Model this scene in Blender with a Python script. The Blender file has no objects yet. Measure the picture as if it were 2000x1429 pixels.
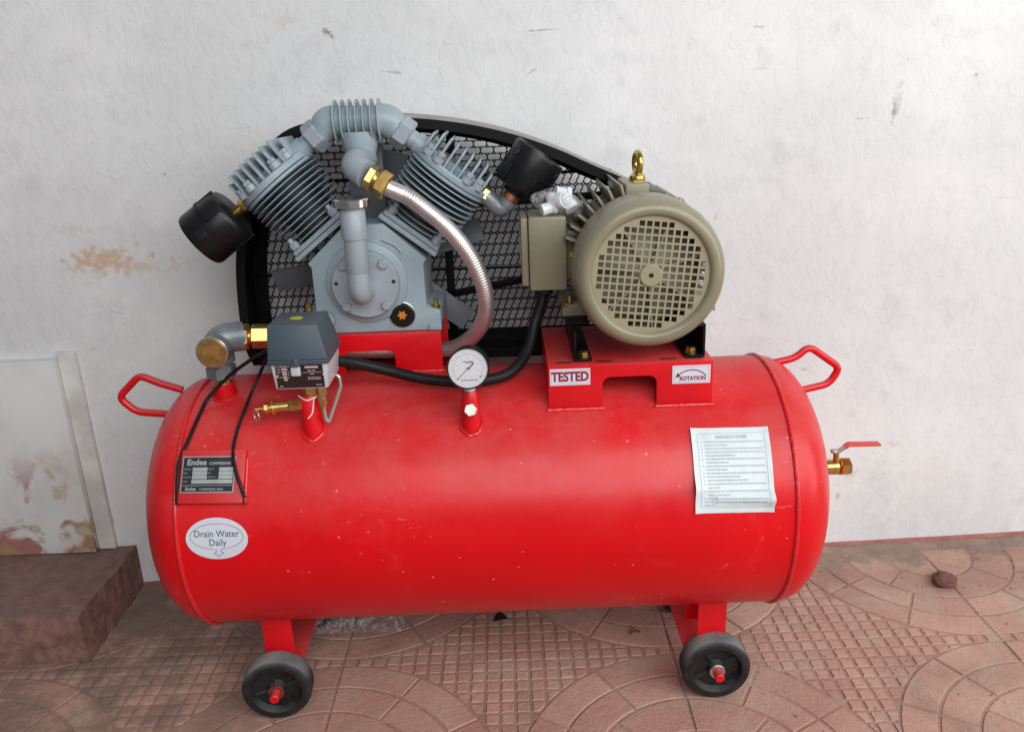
import bpy, bmesh, math, random
from mathutils import Vector, Matrix, noise
random.seed(7)
S = bpy.context.scene
COL = S.collection
R = math.radians
V = Vector

# ------------------------------------------------------------------ camera
TH, RO = R(18.5), R(2.2)
F = V((0, math.cos(TH), -math.sin(TH))); R0 = V((1, 0, 0)); U0 = V((0, math.sin(TH), math.cos(TH)))
RT = R0*math.cos(RO) - U0*math.sin(RO); UP = U0*math.cos(RO) + R0*math.sin(RO)
cd = bpy.data.cameras.new('camera'); cam = bpy.data.objects.new('camera', cd); COL.objects.link(cam)
cd.sensor_width = 36; cd.lens = 36*1600/2000; cd.clip_start = .05; cd.clip_end = 100
cam.matrix_world = Matrix(((RT.x, UP.x, -F.x, .05), (RT.y, UP.y, -F.y, -1.409), (RT.z, UP.z, -F.z, 1.10), (0, 0, 0, 1)))
S.camera = cam

# ------------------------------------------------------------------ light
W = bpy.data.worlds.new('World'); S.world = W; W.use_nodes = True
bg = W.node_tree.nodes['Background']; bg.inputs[0].default_value = (.86, .93, 1.0, 1); bg.inputs[1].default_value = .16

def area(name, loc, target, sx, sy, power, col):
    l = bpy.data.lights.new(name, 'AREA'); l.shape = 'RECTANGLE'; l.size = sx; l.size_y = sy; l.energy = power; l.color = col
    o = bpy.data.objects.new(name, l); COL.objects.link(o); o.location = loc
    o.rotation_euler = (V(target) - V(loc)).to_track_quat('-Z', 'Y').to_euler()
    return o
area('daylight_from_open_front', (1.35, -2.7, 2.40), (.15, .1, .55), 4.2, 2.3, 140, (.99, .997, 1.0))
area('daylight_from_open_right', (2.9, -1.1, 1.30), (.1, .10, .60), 1.0, 1.8, 25, (1.0, .995, .985))

S.view_settings.view_transform = 'Standard'; S.view_settings.look = 'None'
S.view_settings.exposure = .02; S.view_settings.gamma = 1; S.view_settings.use_curve_mapping = False
S.cycles.use_denoising = True
S.cycles.max_bounces = 8

# ------------------------------------------------------------------ materials
def nd(nt, typ, **kw):
    n = nt.nodes.new(typ)
    for k, v in kw.items():
        if k.startswith('i_'): n.inputs[k[2:].replace('_', ' ')].default_value = v
        else: setattr(n, k, v)
    return n
def ln(nt, a, b): nt.links.new(a, b)
def maprange(nt, src, a, b, c=0, d=1, smooth=True):
    m = nt.nodes.new('ShaderNodeMapRange'); m.interpolation_type = 'SMOOTHSTEP' if smooth else 'LINEAR'
    for i, v in zip((1, 2, 3, 4), (a, b, c, d)): m.inputs[i].default_value = v
    ln(nt, src, m.inputs[0]); return m.outputs[0]
def mth(nt, op, a, b=None):
    m = nt.nodes.new('ShaderNodeMath'); m.operation = op
    for i, x in enumerate((a, b)):
        if x is None: continue
        if isinstance(x, (int, float)): m.inputs[i].default_value = x
        else: ln(nt, x, m.inputs[i])
    return m.outputs[0]
def mixc(nt, fac, a, b, blend='MIX'):
    m = nt.nodes.new('ShaderNodeMix'); m.data_type = 'RGBA'; m.blend_type = blend
    if isinstance(fac, (int, float)): m.inputs[0].default_value = fac
    else: ln(nt, fac, m.inputs[0])
    for i, x in ((6, a), (7, b)):
        if isinstance(x, tuple): m.inputs[i].default_value = (*x[:3], 1)
        else: ln(nt, x, m.inputs[i])
    return m.outputs[2]
def noise_tex(nt, co, scale, detail=4, rough=.55, dist=0):
    n = nd(nt, 'ShaderNodeTexNoise'); n.inputs['Scale'].default_value = scale; n.inputs['Detail'].default_value = detail
    n.inputs['Roughness'].default_value = rough; n.inputs['Distortion'].default_value = dist
    ln(nt, co, n.inputs['Vector']); return n.outputs[0]

def pbr(name, col, rough=.5, metal=0., var=.12, vs=18, bump=.0, bs=150, dust=0., dcol=(.33, .30, .27), coat=0., spec=.5,
        wear=0., wcol=(.5, .4, .35), rvar=.12):
    m = bpy.data.materials.new(name); m.use_nodes = True; nt = m.node_tree; b = nt.nodes['Principled BSDF']
    tc = nd(nt, 'ShaderNodeTexCoord'); co = tc.outputs['Object']
    n1 = noise_tex(nt, co, vs, 5)
    dark = tuple(c*(1-var) for c in col); lite = tuple(min(1, c*(1+var)) for c in col)
    c = mixc(nt, maprange(nt, n1, .3, .7), dark, lite)
    r = maprange(nt, noise_tex(nt, co, vs*2.3, 4), .3, .7, max(0, rough-rvar*rough), min(1, rough+rvar*rough))
    if wear:
        w = mth(nt, 'MULTIPLY', maprange(nt, noise_tex(nt, co, 95, 6, .7), .66, .72), wear)
        c = mixc(nt, w, c, wcol)
    if dust:
        g = nd(nt, 'ShaderNodeNewGeometry'); sp = nd(nt, 'ShaderNodeSeparateXYZ'); ln(nt, g.outputs['Normal'], sp.inputs[0])
        f = mth(nt, 'MULTIPLY', maprange(nt, sp.outputs[2], .05, .95), maprange(nt, noise_tex(nt, co, 7, 6, .6), .30, .62, .35, 1.0))
        f = mth(nt, 'MULTIPLY', f, dust)
        c = mixc(nt, f, c, dcol)
        r = mth(nt, 'ADD', r, mth(nt, 'MULTIPLY', f, .35))
    ln(nt, c, b.inputs['Base Color']); ln(nt, r, b.inputs['Roughness'])
    b.inputs['Metallic'].default_value = metal; b.inputs['Coat Weight'].default_value = coat; b.inputs['Specular IOR Level'].default_value = spec
    if bump:
        bp = nd(nt, 'ShaderNodeBump'); bp.inputs['Strength'].default_value = bump; bp.inputs['Distance'].default_value = .002
        ln(nt, noise_tex(nt, co, bs, 4), bp.inputs['Height']); ln(nt, bp.outputs[0], b.inputs['Normal'])
    return m

M = {}
M['red'] = pbr('red_paint', (.64, .002, .008), .32, dust=.42, dcol=(.42, .13, .12), var=.10, vs=6, bump=.10, bs=60, wear=.25, wcol=(.75, .25, .22))
def tank_paint():
    m = pbr('red_tank_paint', (.67, .0008, .006), .33, dust=.30, dcol=(.40, .085, .08), var=.06, vs=4, bump=.09, bs=34, spec=.32)
    nt = m.node_tree; b = nt.nodes['Principled BSDF']; tc = nd(nt, 'ShaderNodeTexCoord'); co = tc.outputs['Object']
    b.inputs['Coat Weight'].default_value = .10; b.inputs['Coat Roughness'].default_value = .18
    src = b.inputs['Base Color'].links[0].from_socket
    # handling smudges, pale chips and short scratches in the paint
    sm = mth(nt, 'MULTIPLY', maprange(nt, noise_tex(nt, co, 8.5, 6, .65, .6), .56, .70), .10); c = mixc(nt, sm, src, (.62, .10, .10))
    g = nd(nt, 'ShaderNodeNewGeometry'); sp = nd(nt, 'ShaderNodeSeparateXYZ'); ln(nt, g.outputs['Normal'], sp.inputs[0])
    up = maprange(nt, sp.outputs[2], -.05, .75)                       # settled dust, wiped off in patches
    wip = maprange(nt, noise_tex(nt, co, 11, 8, .74, .25), .38, .66)
    c = mixc(nt, mth(nt, 'MULTIPLY', mth(nt, 'MULTIPLY', up, wip), .26), c, (.56, .13, .12))
    spl = mth(nt, 'MULTIPLY', maprange(nt, noise_tex(nt, co, 70, 5, .7), .60, .70), maprange(nt, noise_tex(nt, co, 4.2, 3), .52, .64))
    c = mixc(nt, mth(nt, 'MULTIPLY', spl, .35), c, (.70, .26, .24))
    vor = nd(nt, 'ShaderNodeTexVoronoi'); vor.inputs['Scale'].default_value = 34; ln(nt, co, vor.inputs['Vector'])
    ch = mth(nt, 'MULTIPLY', maprange(nt, vor.outputs['Distance'], .035, .085, 1, 0), maprange(nt, noise_tex(nt, co, 6, 3), .43, .52))
    c = mixc(nt, mth(nt, 'MULTIPLY', ch, .75), c, (.80, .33, .30))
    mp = nd(nt, 'ShaderNodeMapping'); mp.inputs['Scale'].default_value = (20, 120, 120); ln(nt, co, mp.inputs['Vector'])
    sc = mth(nt, 'MULTIPLY', maprange(nt, noise_tex(nt, mp.outputs[0], 1, 3), .70, .76), maprange(nt, noise_tex(nt, co, 3.5, 2), .52, .62))
    c = mixc(nt, mth(nt, 'MULTIPLY', sc, .35), c, (.78, .30, .28)); ln(nt, c, b.inputs['Base Color'])
    return m
M['red_tank'] = tank_paint()
M['red_weld'] = pbr('red_weld_paint', (.60, .015, .02), .28, bump=.5, bs=160)
M['grey'] = pbr('pump_grey_paint', (.275, .345, .385), .38, var=.10, vs=10, bump=.22, bs=180, wear=.22, wcol=(.16, .20, .22), dust=.3, dcol=(.36, .40, .41))
M['grey_cast'] = pbr('cast_grey_paint', (.275, .350, .390), .38, var=.12, vs=26, bump=.55, bs=240, dust=.25, dcol=(.36, .40, .41))
M['grey_dark'] = pbr('flywheel_grey_paint', (.12, .135, .15), .5, bump=.2)
M['grey_cover'] = pbr('cover_grey_paint', (.295, .335, .375), .40, var=.08, vs=12, bump=.22, bs=180, wear=.18, wcol=(.18, .21, .235))
M['gap_shade'] = pbr('fin_gap_shade', (.030, .036, .042), .6, bump=.5, bs=200)  # near-black barrel colour stands in for the shade between cooling fins
M['galv'] = pbr('galvanised_iron', (.20, .225, .24), .42, metal=.35, var=.2, vs=40, bump=.25, bs=200)
M['black'] = pbr('black_plastic', (.006, .006, .007), .36, bump=.1, bs=120, dust=.10, dcol=(.05, .05, .05), spec=.35)
M['black_metal'] = pbr('black_enamel', (.004, .004, .005), .45, spec=.18)
M['rim_grey'] = pbr('grey_guard_edge', (.30, .29, .26), .6)  # pale grey of the strip along the guard's top edge
M['rubber'] = pbr('black_rubber', (.007, .007, .007), .5, bump=.15, spec=.3)
M['tyre'] = pbr('dusty_black_rubber', (.020, .022, .022), .7, var=.4, vs=40, bump=.4, bs=130, dust=1.0, dcol=(.25, .25, .255), wear=.5, wcol=(.13, .135, .135), spec=.3)
M['hubblack'] = pbr('scuffed_black_plastic', (.010, .011, .011), .5, var=.5, vs=40, bump=.35, bs=120, dust=.35, dcol=(.16, .17, .17), wear=.6, wcol=(.15, .16, .155))
M['brass'] = pbr('brass', (.62, .40, .13), .28, metal=.95, var=.2, vs=40)
M['brass_hex'] = pbr('yellow_brass', (.55, .42, .16), .30, metal=.9, var=.15, vs=40)
M['brass_dull'] = pbr('dull_brass', (.40, .22, .07), .48, metal=.7, var=.25, vs=60)
M['gold'] = pbr('yellow_zinc_plating', (.58, .42, .12), .25, metal=.95, var=.25, vs=60)
M['copper'] = pbr('copper', (.62, .24, .13), .35, metal=.9)
M['steel'] = pbr('bright_steel', (.66, .63, .61), .22, metal=1., var=.08)
M['nickel'] = pbr('nickel_plated_steel', (.50, .47, .42), .35, metal=.85)
M['hose'] = pbr('corrugated_steel', (.74, .67, .66), .38, metal=.88, var=.08)
M['taupe'] = pbr('motor_taupe_paint', (.225, .205, .135), .28, var=.09, vs=9, bump=.10, bs=90, wear=.16, wcol=(.13, .12, .085), dust=.30, dcol=(.30, .28, .20))
M['taupe_grill'] = pbr('grille_taupe_paint', (.30, .26, .17), .45, var=.05)
M['fan'] = pbr('fan_plastic', (.36, .36, .27), .5)
M['dark'] = pbr('dark_interior', (.012, .011, .008), .8)
M['sw_lid'] = pbr('slate_plastic', (.042, .064, .084), .42, var=.05, dust=.45, dcol=(.13, .15, .16))
M['sw_body'] = pbr('pale_grey_plastic', (.48, .49, .51), .4, var=.04)
M['white_st'] = pbr('white_sticker', (.62, .65, .72), .4, var=.03)
M['paper'] = pbr('white_paper', (.62, .70, .71), .5, var=.03, vs=8, bump=.25, bs=30)
M['print_red'] = pbr('crimson_print', (.26, .012, .05), .5)
M['print_grey'] = pbr('grey_print', (.30, .34, .37), .6)
M['print_mid'] = pbr('soft_grey_print', (.42, .46, .50), .6)
M['print_blue'] = pbr('slate_print', (.10, .12, .20), .6)
M['plate_black'] = pbr('plate_black', (.02, .026, .028), .35)
M['plate_silver'] = pbr('plate_silver', (.45, .47, .47), .35, metal=.3)
M['plate_maroon'] = pbr('plate_maroon', (.022, .010, .012), .4)
M['print_pink'] = pbr('pink_white_print', (.45, .34, .33), .5)
M['yellow'] = pbr('yellow_sticker', (.55, .52, .03), .4)
M['dial'] = pbr('dial_white', (.60, .58, .62), .3, var=.02)
M['ink'] = pbr('ink_black', (.02, .02, .025), .5)
M['orange'] = pbr('orange_sight_star', (.62, .20, .02), .35)
M['valve_red'] = pbr('orange_red_vinyl', (.62, .075, .05), .35)
M['rust'] = pbr('rusty_washer', (.20, .03, .015), .6, metal=.2, var=.3, vs=90)
M['cap_white'] = pbr('white_cap_plastic', (.72, .75, .77), .35)
M['leaf'] = pbr('dry_leaf', (.42, .19, .04), .6, var=.3, vs=60)
M['leaf_dark'] = pbr('dark_leaf', (.03, .02, .012), .7)
M['stone'] = pbr('brick_red_stone', (.16, .062, .05), .8, var=.3, vs=30, bump=.6, bs=60)
M['step'] = pbr('red_oxide_cement', (.22, .115, .095), .85, var=.3, vs=40, bump=1.0, bs=110, dust=.6, dcol=(.19, .135, .11), wear=.8, wcol=(.26, .19, .16))
M['skirt'] = pbr('red_oxide_skirting', (.40, .15, .14), .7, var=.2, vs=15, bump=.3, bs=60)

def plastic_bag():
    m = bpy.data.materials.new('clear_crumpled_plastic'); m.use_nodes = True; nt = m.node_tree; b = nt.nodes['Principled BSDF']
    out = nt.nodes['Material Output']; tr = nd(nt, 'ShaderNodeBsdfTransparent'); mx = nd(nt, 'ShaderNodeMixShader')
    tc = nd(nt, 'ShaderNodeTexCoord')
    ln(nt, maprange(nt, noise_tex(nt, tc.outputs['Object'], 70, 3), .40, .72, .05, .38), mx.inputs[0])
    b.inputs['Base Color'].default_value = (.72, .74, .76, 1); b.inputs['Roughness'].default_value = .16
    ln(nt, tr.outputs[0], mx.inputs[1]); ln(nt, b.outputs[0], mx.inputs[2]); ln(nt, mx.outputs[0], out.inputs[0])
    return m
M['bag'] = plastic_bag()

def glass():
    m = bpy.data.materials.new('clear_glass'); m.use_nodes = True; nt = m.node_tree; b = nt.nodes['Principled BSDF']
    out = nt.nodes['Material Output']; tr = nd(nt, 'ShaderNodeBsdfTransparent'); mx = nd(nt, 'ShaderNodeMixShader')
    b.inputs['Base Color'].default_value = (1, 1, 1, 1); b.inputs['Roughness'].default_value = .03
    mx.inputs[0].default_value = .07
    ln(nt, tr.outputs[0], mx.inputs[1]); ln(nt, b.outputs[0], mx.inputs[2]); ln(nt, mx.outputs[0], out.inputs[0]); return m
M['glass'] = glass()

def wall_mat():
    m = bpy.data.materials.new('limewashed_plaster'); m.use_nodes = True; nt = m.node_tree; b = nt.nodes['Principled BSDF']
    tc = nd(nt, 'ShaderNodeTexCoord'); co = tc.outputs['Object']
    big = noise_tex(nt, co, 2.2, 5, .6); mid = noise_tex(nt, co, 9, 6, .62); fine = noise_tex(nt, co, 55, 5, .6)
    c = mixc(nt, maprange(nt, big, .35, .7), (.635, .64, .645), (.755, .755, .755))
    c = mixc(nt, mth(nt, 'MULTIPLY', maprange(nt, mid, .50, .74), .5), c, (.50, .505, .515))
    c = mixc(nt, mth(nt, 'MULTIPLY', maprange(nt, fine, .60, .76), .30), c, (.50, .49, .49))
    c = mixc(nt, mth(nt, 'MULTIPLY', maprange(nt, noise_tex(nt, co, 3.1, 3), .55, .8), .4), c, (.70, .66, .64))
    # flecks
    vor = nd(nt, 'ShaderNodeTexVoronoi'); vor.inputs['Scale'].default_value = 13; ln(nt, co, vor.inputs['Vector'])
    fl = mth(nt, 'MULTIPLY', maprange(nt, vor.outputs['Distance'], .02, .06, 1, 0), maprange(nt, noise_tex(nt, co, 5, 2), .54, .62))
    c = mixc(nt, mth(nt, 'MULTIPLY', fl, .55), c, (.22, .20, .19))
    # stains and scuffs: (x, z, rx, rz, angle, strength, colour) on the wall
    marks = [(-.81, .795, .085, .035, 3, .75, (.60, .38, .22)), (-.76, .78, .12, .025, -4, .45, (.62, .44, .30)), (-.86, .86, .05, .012, 0, .35, (.58, .48, .30)),
             (-.285, 1.222, .016, .008, -25, .9, (.26, .21, .18)), (-.283, 1.224, .010, .004, 20, .9, (.20, .17, .15)), (.127, 1.213, .040, .0022, 2, .75, (.28, .28, .29)),
             (.112, 1.136, .017, .0026, 32, .7, (.30, .29, .28)), (.872, 1.05, .012, .045, -8, .55, (.40, .39, .39)), (.868, 1.035, .008, .022, -5, .7, (.28, .27, .27)),
             (.80, 1.02, .022, .0018, 3, .6, (.35, .35, .35)), (.57, 1.205, .016, .002, -4, .6, (.35, .35, .35)), (.575, 1.125, .018, .002, 4, .5, (.38, .38, .38)),
             (-.165, 1.145, .032, .0025, -8, .6, (.36, .36, .36)), (-.48, 1.05, .04, .002, 4, .4, (.45, .45, .45)), (.50, .83, .004, .018, -20, .5, (.4, .4, .4)),
             (-.37, 1.25, .035, .022, 0, .35, (.55, .50, .43)), (-.70, .80, .007, .012, -30, .6, (.38, .30, .25)), (.72, .47, .012, .004, 20, .55, (.45, .40, .38)),
             (.86, .20, .035, .010, 15, .4, (.48, .44, .42)), (.95, .27, .02, .01, -10, .4, (.48, .44, .42)), (-.93, .5, .06, .1, 0, .25, (.6, .52, .42)),
             (.80, .115, .008, .005, 0, .6, (.40, .37, .36)), (.83, .14, .006, .010, 10, .6, (.40, .37, .36)),
             (-.865, .60, .016, .003, 12, .4, (.42, .42, .43)), (-.80, .68, .02, .003, -15, .4, (.42, .42, .43))]
    wob = nd(nt, 'ShaderNodeTexNoise'); wob.inputs['Scale'].default_value = 60; wob.inputs['Detail'].default_value = 4; ln(nt, co, wob.inputs['Vector'])
    for (x, z, rx, rz, a, s, colr) in marks:
        mp = nd(nt, 'ShaderNodeMapping'); mp.vector_type = 'TEXTURE'
        mp.inputs['Location'].default_value = (x, 0, z); mp.inputs['Rotation'].default_value = (0, R(-a), 0); mp.inputs['Scale'].default_value = (rx, 10, rz)
        ln(nt, co, mp.inputs['Vector'])
        ad = nd(nt, 'ShaderNodeVectorMath'); ad.operation = 'LENGTH'; ln(nt, mp.outputs[0], ad.inputs[0])
        d = mth(nt, 'ADD', ad.outputs['Value'], mth(nt, 'MULTIPLY', mth(nt, 'SUBTRACT', wob.outputs[0], .5), 3.2))
        c = mixc(nt, mth(nt, 'MULTIPLY', maprange(nt, d, .15, 1.05, 1, 0), s), c, colr)
    ln(nt, c, b.inputs['Base Color']); b.inputs['Roughness'].default_value = .75; b.inputs['Specular IOR Level'].default_value = .25
    mpw = nd(nt, 'ShaderNodeMapping'); mpw.inputs['Scale'].default_value = (1, 1, .62); ln(nt, co, mpw.inputs['Vector'])
    flake = maprange(nt, noise_tex(nt, mpw.outputs[0], 42, 6, .68, .8), .52, .60)
    h = mth(nt, 'ADD', mth(nt, 'ADD', mth(nt, 'MULTIPLY', noise_tex(nt, co, 6, 3, .5), .7), mth(nt, 'MULTIPLY', flake, .30)), mth(nt, 'MULTIPLY', noise_tex(nt, mpw.outputs[0], 120, 4), .40))
    bp = nd(nt, 'ShaderNodeBump'); bp.inputs['Strength'].default_value = .34; bp.inputs['Distance'].default_value = .005
    ln(nt, h, bp.inputs['Height']); ln(nt, bp.outputs[0], b.inputs['Normal'])
    return m
M['wall'] = wall_mat()

def floor_mat(name, ca, cb, joint=False):
    m = bpy.data.materials.new(name); m.use_nodes = True; nt = m.node_tree; b = nt.nodes['Principled BSDF']
    g = nd(nt, 'ShaderNodeNewGeometry'); co = g.outputs['Position']
    c = mixc(nt, maprange(nt, noise_tex(nt, co, 6, 5, .6), .3, .7), ca, cb)
    oi = nd(nt, 'ShaderNodeObjectInfo'); c = mixc(nt, mth(nt, 'MULTIPLY', oi.outputs['Random'], .45), c, (.34, .165, .135))
    c = mixc(nt, mth(nt, 'MULTIPLY', maprange(nt, noise_tex(nt, co, 11, 6, .65), .48, .68), .65), c, (.42, .315, .245))       # dry dust
    c = mixc(nt, mth(nt, 'MULTIPLY', maprange(nt, noise_tex(nt, co, 3.3, 5, .6, .4), .55, .72), .55), c, (.25, .165, .12))    # mud film
    c = mixc(nt, mth(nt, 'MULTIPLY', maprange(nt, noise_tex(nt, co, 95, 6, .75), .57, .70), .70), c, (.15, .092, .074))      # grit
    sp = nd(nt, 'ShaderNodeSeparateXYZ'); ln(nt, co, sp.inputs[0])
    # dirt drift by wall and step; its brown also holds left and under-tank shade
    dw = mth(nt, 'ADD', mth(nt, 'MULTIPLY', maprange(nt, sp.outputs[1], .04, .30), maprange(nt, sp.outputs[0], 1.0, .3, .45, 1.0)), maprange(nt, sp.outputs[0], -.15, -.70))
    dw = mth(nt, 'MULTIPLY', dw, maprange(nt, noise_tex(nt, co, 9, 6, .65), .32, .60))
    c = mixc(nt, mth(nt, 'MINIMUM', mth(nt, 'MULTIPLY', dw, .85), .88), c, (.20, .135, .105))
    ln(nt, c, b.inputs['Base Color']); b.inputs['Roughness'].default_value = .8; b.inputs['Specular IOR Level'].default_value = .3
    bp = nd(nt, 'ShaderNodeBump'); bp.inputs['Strength'].default_value = .9; bp.inputs['Distance'].default_value = .003
    h = mth(nt, 'ADD', noise_tex(nt, co, 60, 6, .65), mth(nt, 'MULTIPLY', noise_tex(nt, co, 260, 3), .4))
    ln(nt, h, bp.inputs['Height']); ln(nt, bp.outputs[0], b.inputs['Normal'])
    return m
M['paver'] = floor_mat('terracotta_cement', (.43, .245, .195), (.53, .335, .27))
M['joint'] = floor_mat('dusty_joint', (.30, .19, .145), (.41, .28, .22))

M['dirt'] = floor_mat('dry_dirt', (.24, .168, .132), (.34, .25, .20))  # dirt brown, deepened to carry some of the shade under the tank

def door_mat():
    m = bpy.data.materials.new('flaking_stained_paint'); m.use_nodes = True; nt = m.node_tree; b = nt.nodes['Principled BSDF']
    tc = nd(nt, 'ShaderNodeTexCoord'); co = tc.outputs['Object']
    c = mixc(nt, maprange(nt, noise_tex(nt, co, 6, 5), .35, .65), (.58, .575, .56), (.68, .68, .67))
    sp = nd(nt, 'ShaderNodeSeparateXYZ'); ln(nt, co, sp.inputs[0]); low = maprange(nt, sp.outputs[2], .40, .24)
    c = mixc(nt, mth(nt, 'MULTIPLY', maprange(nt, noise_tex(nt, co, 9, 6, .6, .5), .47, .56), mth(nt, 'MULTIPLY', low, .8)), c, (.30, .05, .03))
    c = mixc(nt, mth(nt, 'MULTIPLY', maprange(nt, noise_tex(nt, co, 13, 5, .6), .56, .62), mth(nt, 'MULTIPLY', low, .6)), c, (.40, .28, .10))
    ln(nt, c, b.inputs['Base Color']); b.inputs['Roughness'].default_value = .7
    return m
M['door'] = door_mat()
M['post'] = pbr('cream_post_paint', (.62, .61, .58), .6, var=.15, vs=14, bump=.3, bs=60, wear=.35, wcol=(.22, .20, .17))

# ------------------------------------------------------------------ mesh helpers
def basis(d):
    w = V(d).normalized(); a = V((0, 0, 1)) if abs(w.z) < .9 else V((0, 1, 0))
    u = a.cross(w).normalized(); return u, w.cross(u), w
def ring(bm, c, u, v, r, n, ph=0.): return [bm.verts.new(V(c) + u*(r*math.cos(ph+2*math.pi*i/n)) + v*(r*math.sin(ph+2*math.pi*i/n))) for i in range(n)]
def bridge(bm, a, b):
    n = len(a)
    for i in range(n): bm.faces.new((a[i], a[(i+1) % n], b[(i+1) % n], b[i]))
def lathe(bm, o, axis, prof, n=48, ph=0., uv=None):
    u, v, w = basis(axis) if uv is None else uv
    prev = None; o = V(o)
    for (t, r) in prof:
        cur = [bm.verts.new(o + w*t)] if r < 1e-6 else ring(bm, o + w*t, u, v, r, n, ph)
        if prev is not None:
            if len(prev) == 1 and len(cur) > 1: [bm.faces.new((prev[0], cur[(i+1) % n], cur[i])) for i in range(n)]
            elif len(cur) == 1 and len(prev) > 1: [bm.faces.new((prev[i], prev[(i+1) % n], cur[0])) for i in range(n)]
            elif len(cur) > 1: bridge(bm, prev, cur)
        prev = cur
def cyl(bm, p0, p1, r0, r1=None, n=32, ch=0., ph=0.):
    r1 = r0 if r1 is None else r1; p0 = V(p0); p1 = V(p1); L = (p1-p0).length
    if ch: prof = [(0, 0), (0, r0-ch), (ch, r0), (L-ch, r1), (L, r1-ch), (L, 0)]
    else: prof = [(0, 0), (0, r0), (L, r1), (L, 0)]
    lathe(bm, p0, p1-p0, prof, n, ph)
def hexn(bm, p0, p1, r, ph=0., ch=.0015): cyl(bm, p0, p1, r, n=6, ch=ch, ph=ph)
def spline(pts, k=8):
    P = [V(p) for p in pts]; P = [P[0]*2-P[1]] + P + [P[-1]*2-P[-2]]; out = []
    for i in range(1, len(P)-2):
        a, b, c, d = P[i-1:i+3]
        for j in range(k):
            t = j/k
            out.append(.5*((2*b) + (c-a)*t + (2*a-5*b+4*c-d)*t*t + (3*b-a-3*c+d)*t**3))
    out.append(P[-2]); return out
def resample(pts, step):
    out = [pts[0].copy()]; acc = 0.
    for a, b in zip(pts, pts[1:]):
        L = (b-a).length; d = step-acc
        while d < L: out.append(a.lerp(b, d/L)); d += step
        acc = (acc+L) % step if L > 0 else acc
    out.append(pts[-1].copy()); return out
def tube(bm, pts, r, n=12, closed=False):
    pts = [V(p) for p in pts]; m = len(pts); rr = r if isinstance(r, (list, tuple)) else [r]*m
    t0 = (pts[1]-pts[0]).normalized(); u, v, _ = basis(t0); rings = []; prev = t0
    for i, p in enumerate(pts):
        if closed: t = (pts[(i+1) % m]-pts[i-1]).normalized()
        else: t = ((pts[i+1] if i < m-1 else p) - (pts[i-1] if i else p)).normalized()
        q = prev.rotation_difference(t); u = q @ u; v = q @ v; prev = t
        rings.append(ring(bm, p, u, v, rr[i], n))
    for a, b in zip(rings, rings[1:]): bridge(bm, a, b)
    if closed: bridge(bm, rings[-1], rings[0])
    else: bm.faces.new(list(reversed(rings[0]))); bm.faces.new(rings[-1])
def fillet(pts, rad, k=6):
    """polyline with rounded corners"""
    P = [V(p) for p in pts]; out = [P[0]]
    for a, b, c in zip(P, P[1:], P[2:]):
        d0 = (a-b); d1 = (c-b); r = min(rad, d0.length*.49, d1.length*.49)
        s, e = b + d0.normalized()*r, b + d1.normalized()*r
        for j in range(k+1):
            t = j/k; out.append(s*(1-t)**2 + b*(2*t*(1-t)) + e*t*t)
    out.append(P[-1]); return out
def prism(bm, poly, o, u, v, w, d):
    o, u, v, w = V(o), V(u), V(v), V(w)
    a = [bm.verts.new(o+u*x+v*y) for x, y in poly]; b = [bm.verts.new(o+u*x+v*y+w*d) for x, y in poly]
    bm.faces.new(a); bm.faces.new(list(reversed(b)))
    n = len(poly)
    for i in range(n): bm.faces.new((a[i], b[i], b[(i+1) % n], a[(i+1) % n]))
XZ = ((1, 0, 0), (0, 0, 1), (0, 1, 0))          # polygon in x,z extruded along +y
def box(bm, x0, x1, y0, y1, z0, z1):
    prism(bm, [(x0, z0), (x1, z0), (x1, z1), (x0, z1)], (0, y0, 0), *XZ, y1-y0)
def obox(bm, c, u, v, w, a, b, d):
    """box centred at c with half sizes a,b,d along u,v,w"""
    u, v, w = V(u), V(v), V(w); prism(bm, [(-a, -b), (a, -b), (a, b), (-a, b)], V(c)-w*d, u, v, w, 2*d)
def torus(bm, c, axis, Rr, r, n=32, k=10):
    u, v, w = basis(axis); tube(bm, [V(c)+u*(Rr*math.cos(2*math.pi*i/n))+v*(Rr*math.sin(2*math.pi*i/n)) for i in range(n)], r, k, closed=True)
def ball(bm, c, r, sx=1, sy=1, sz=1, sub=2):
    bmesh.ops.create_icosphere(bm, subdivisions=sub, radius=r, matrix=Matrix.Translation(V(c)) @ Matrix.Diagonal((sx, sy, sz, 1)))
def weld(bm, pts, r, closed=False):
    pts = resample([V(p) for p in pts], .0035)
    rr = [r*(.75 + .5*abs(noise.noise(p*260)) + .25*random.random()) for p in pts]
    tube(bm, pts, rr, 8, closed)

def foot(bm, x, y, r, w):
    pts = []
    for i in range(40):
        a = 2*math.pi*i/40; k = r*(1+.10*noise.noise(V((math.cos(a)*2, math.sin(a)*2, x*9)))); yy = y+k*math.sin(a); pts.append((x+k*math.cos(a), yy, .39+math.sqrt(.23**2-yy*yy)+.0004))
    weld(bm, pts+[pts[0]], w)

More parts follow.
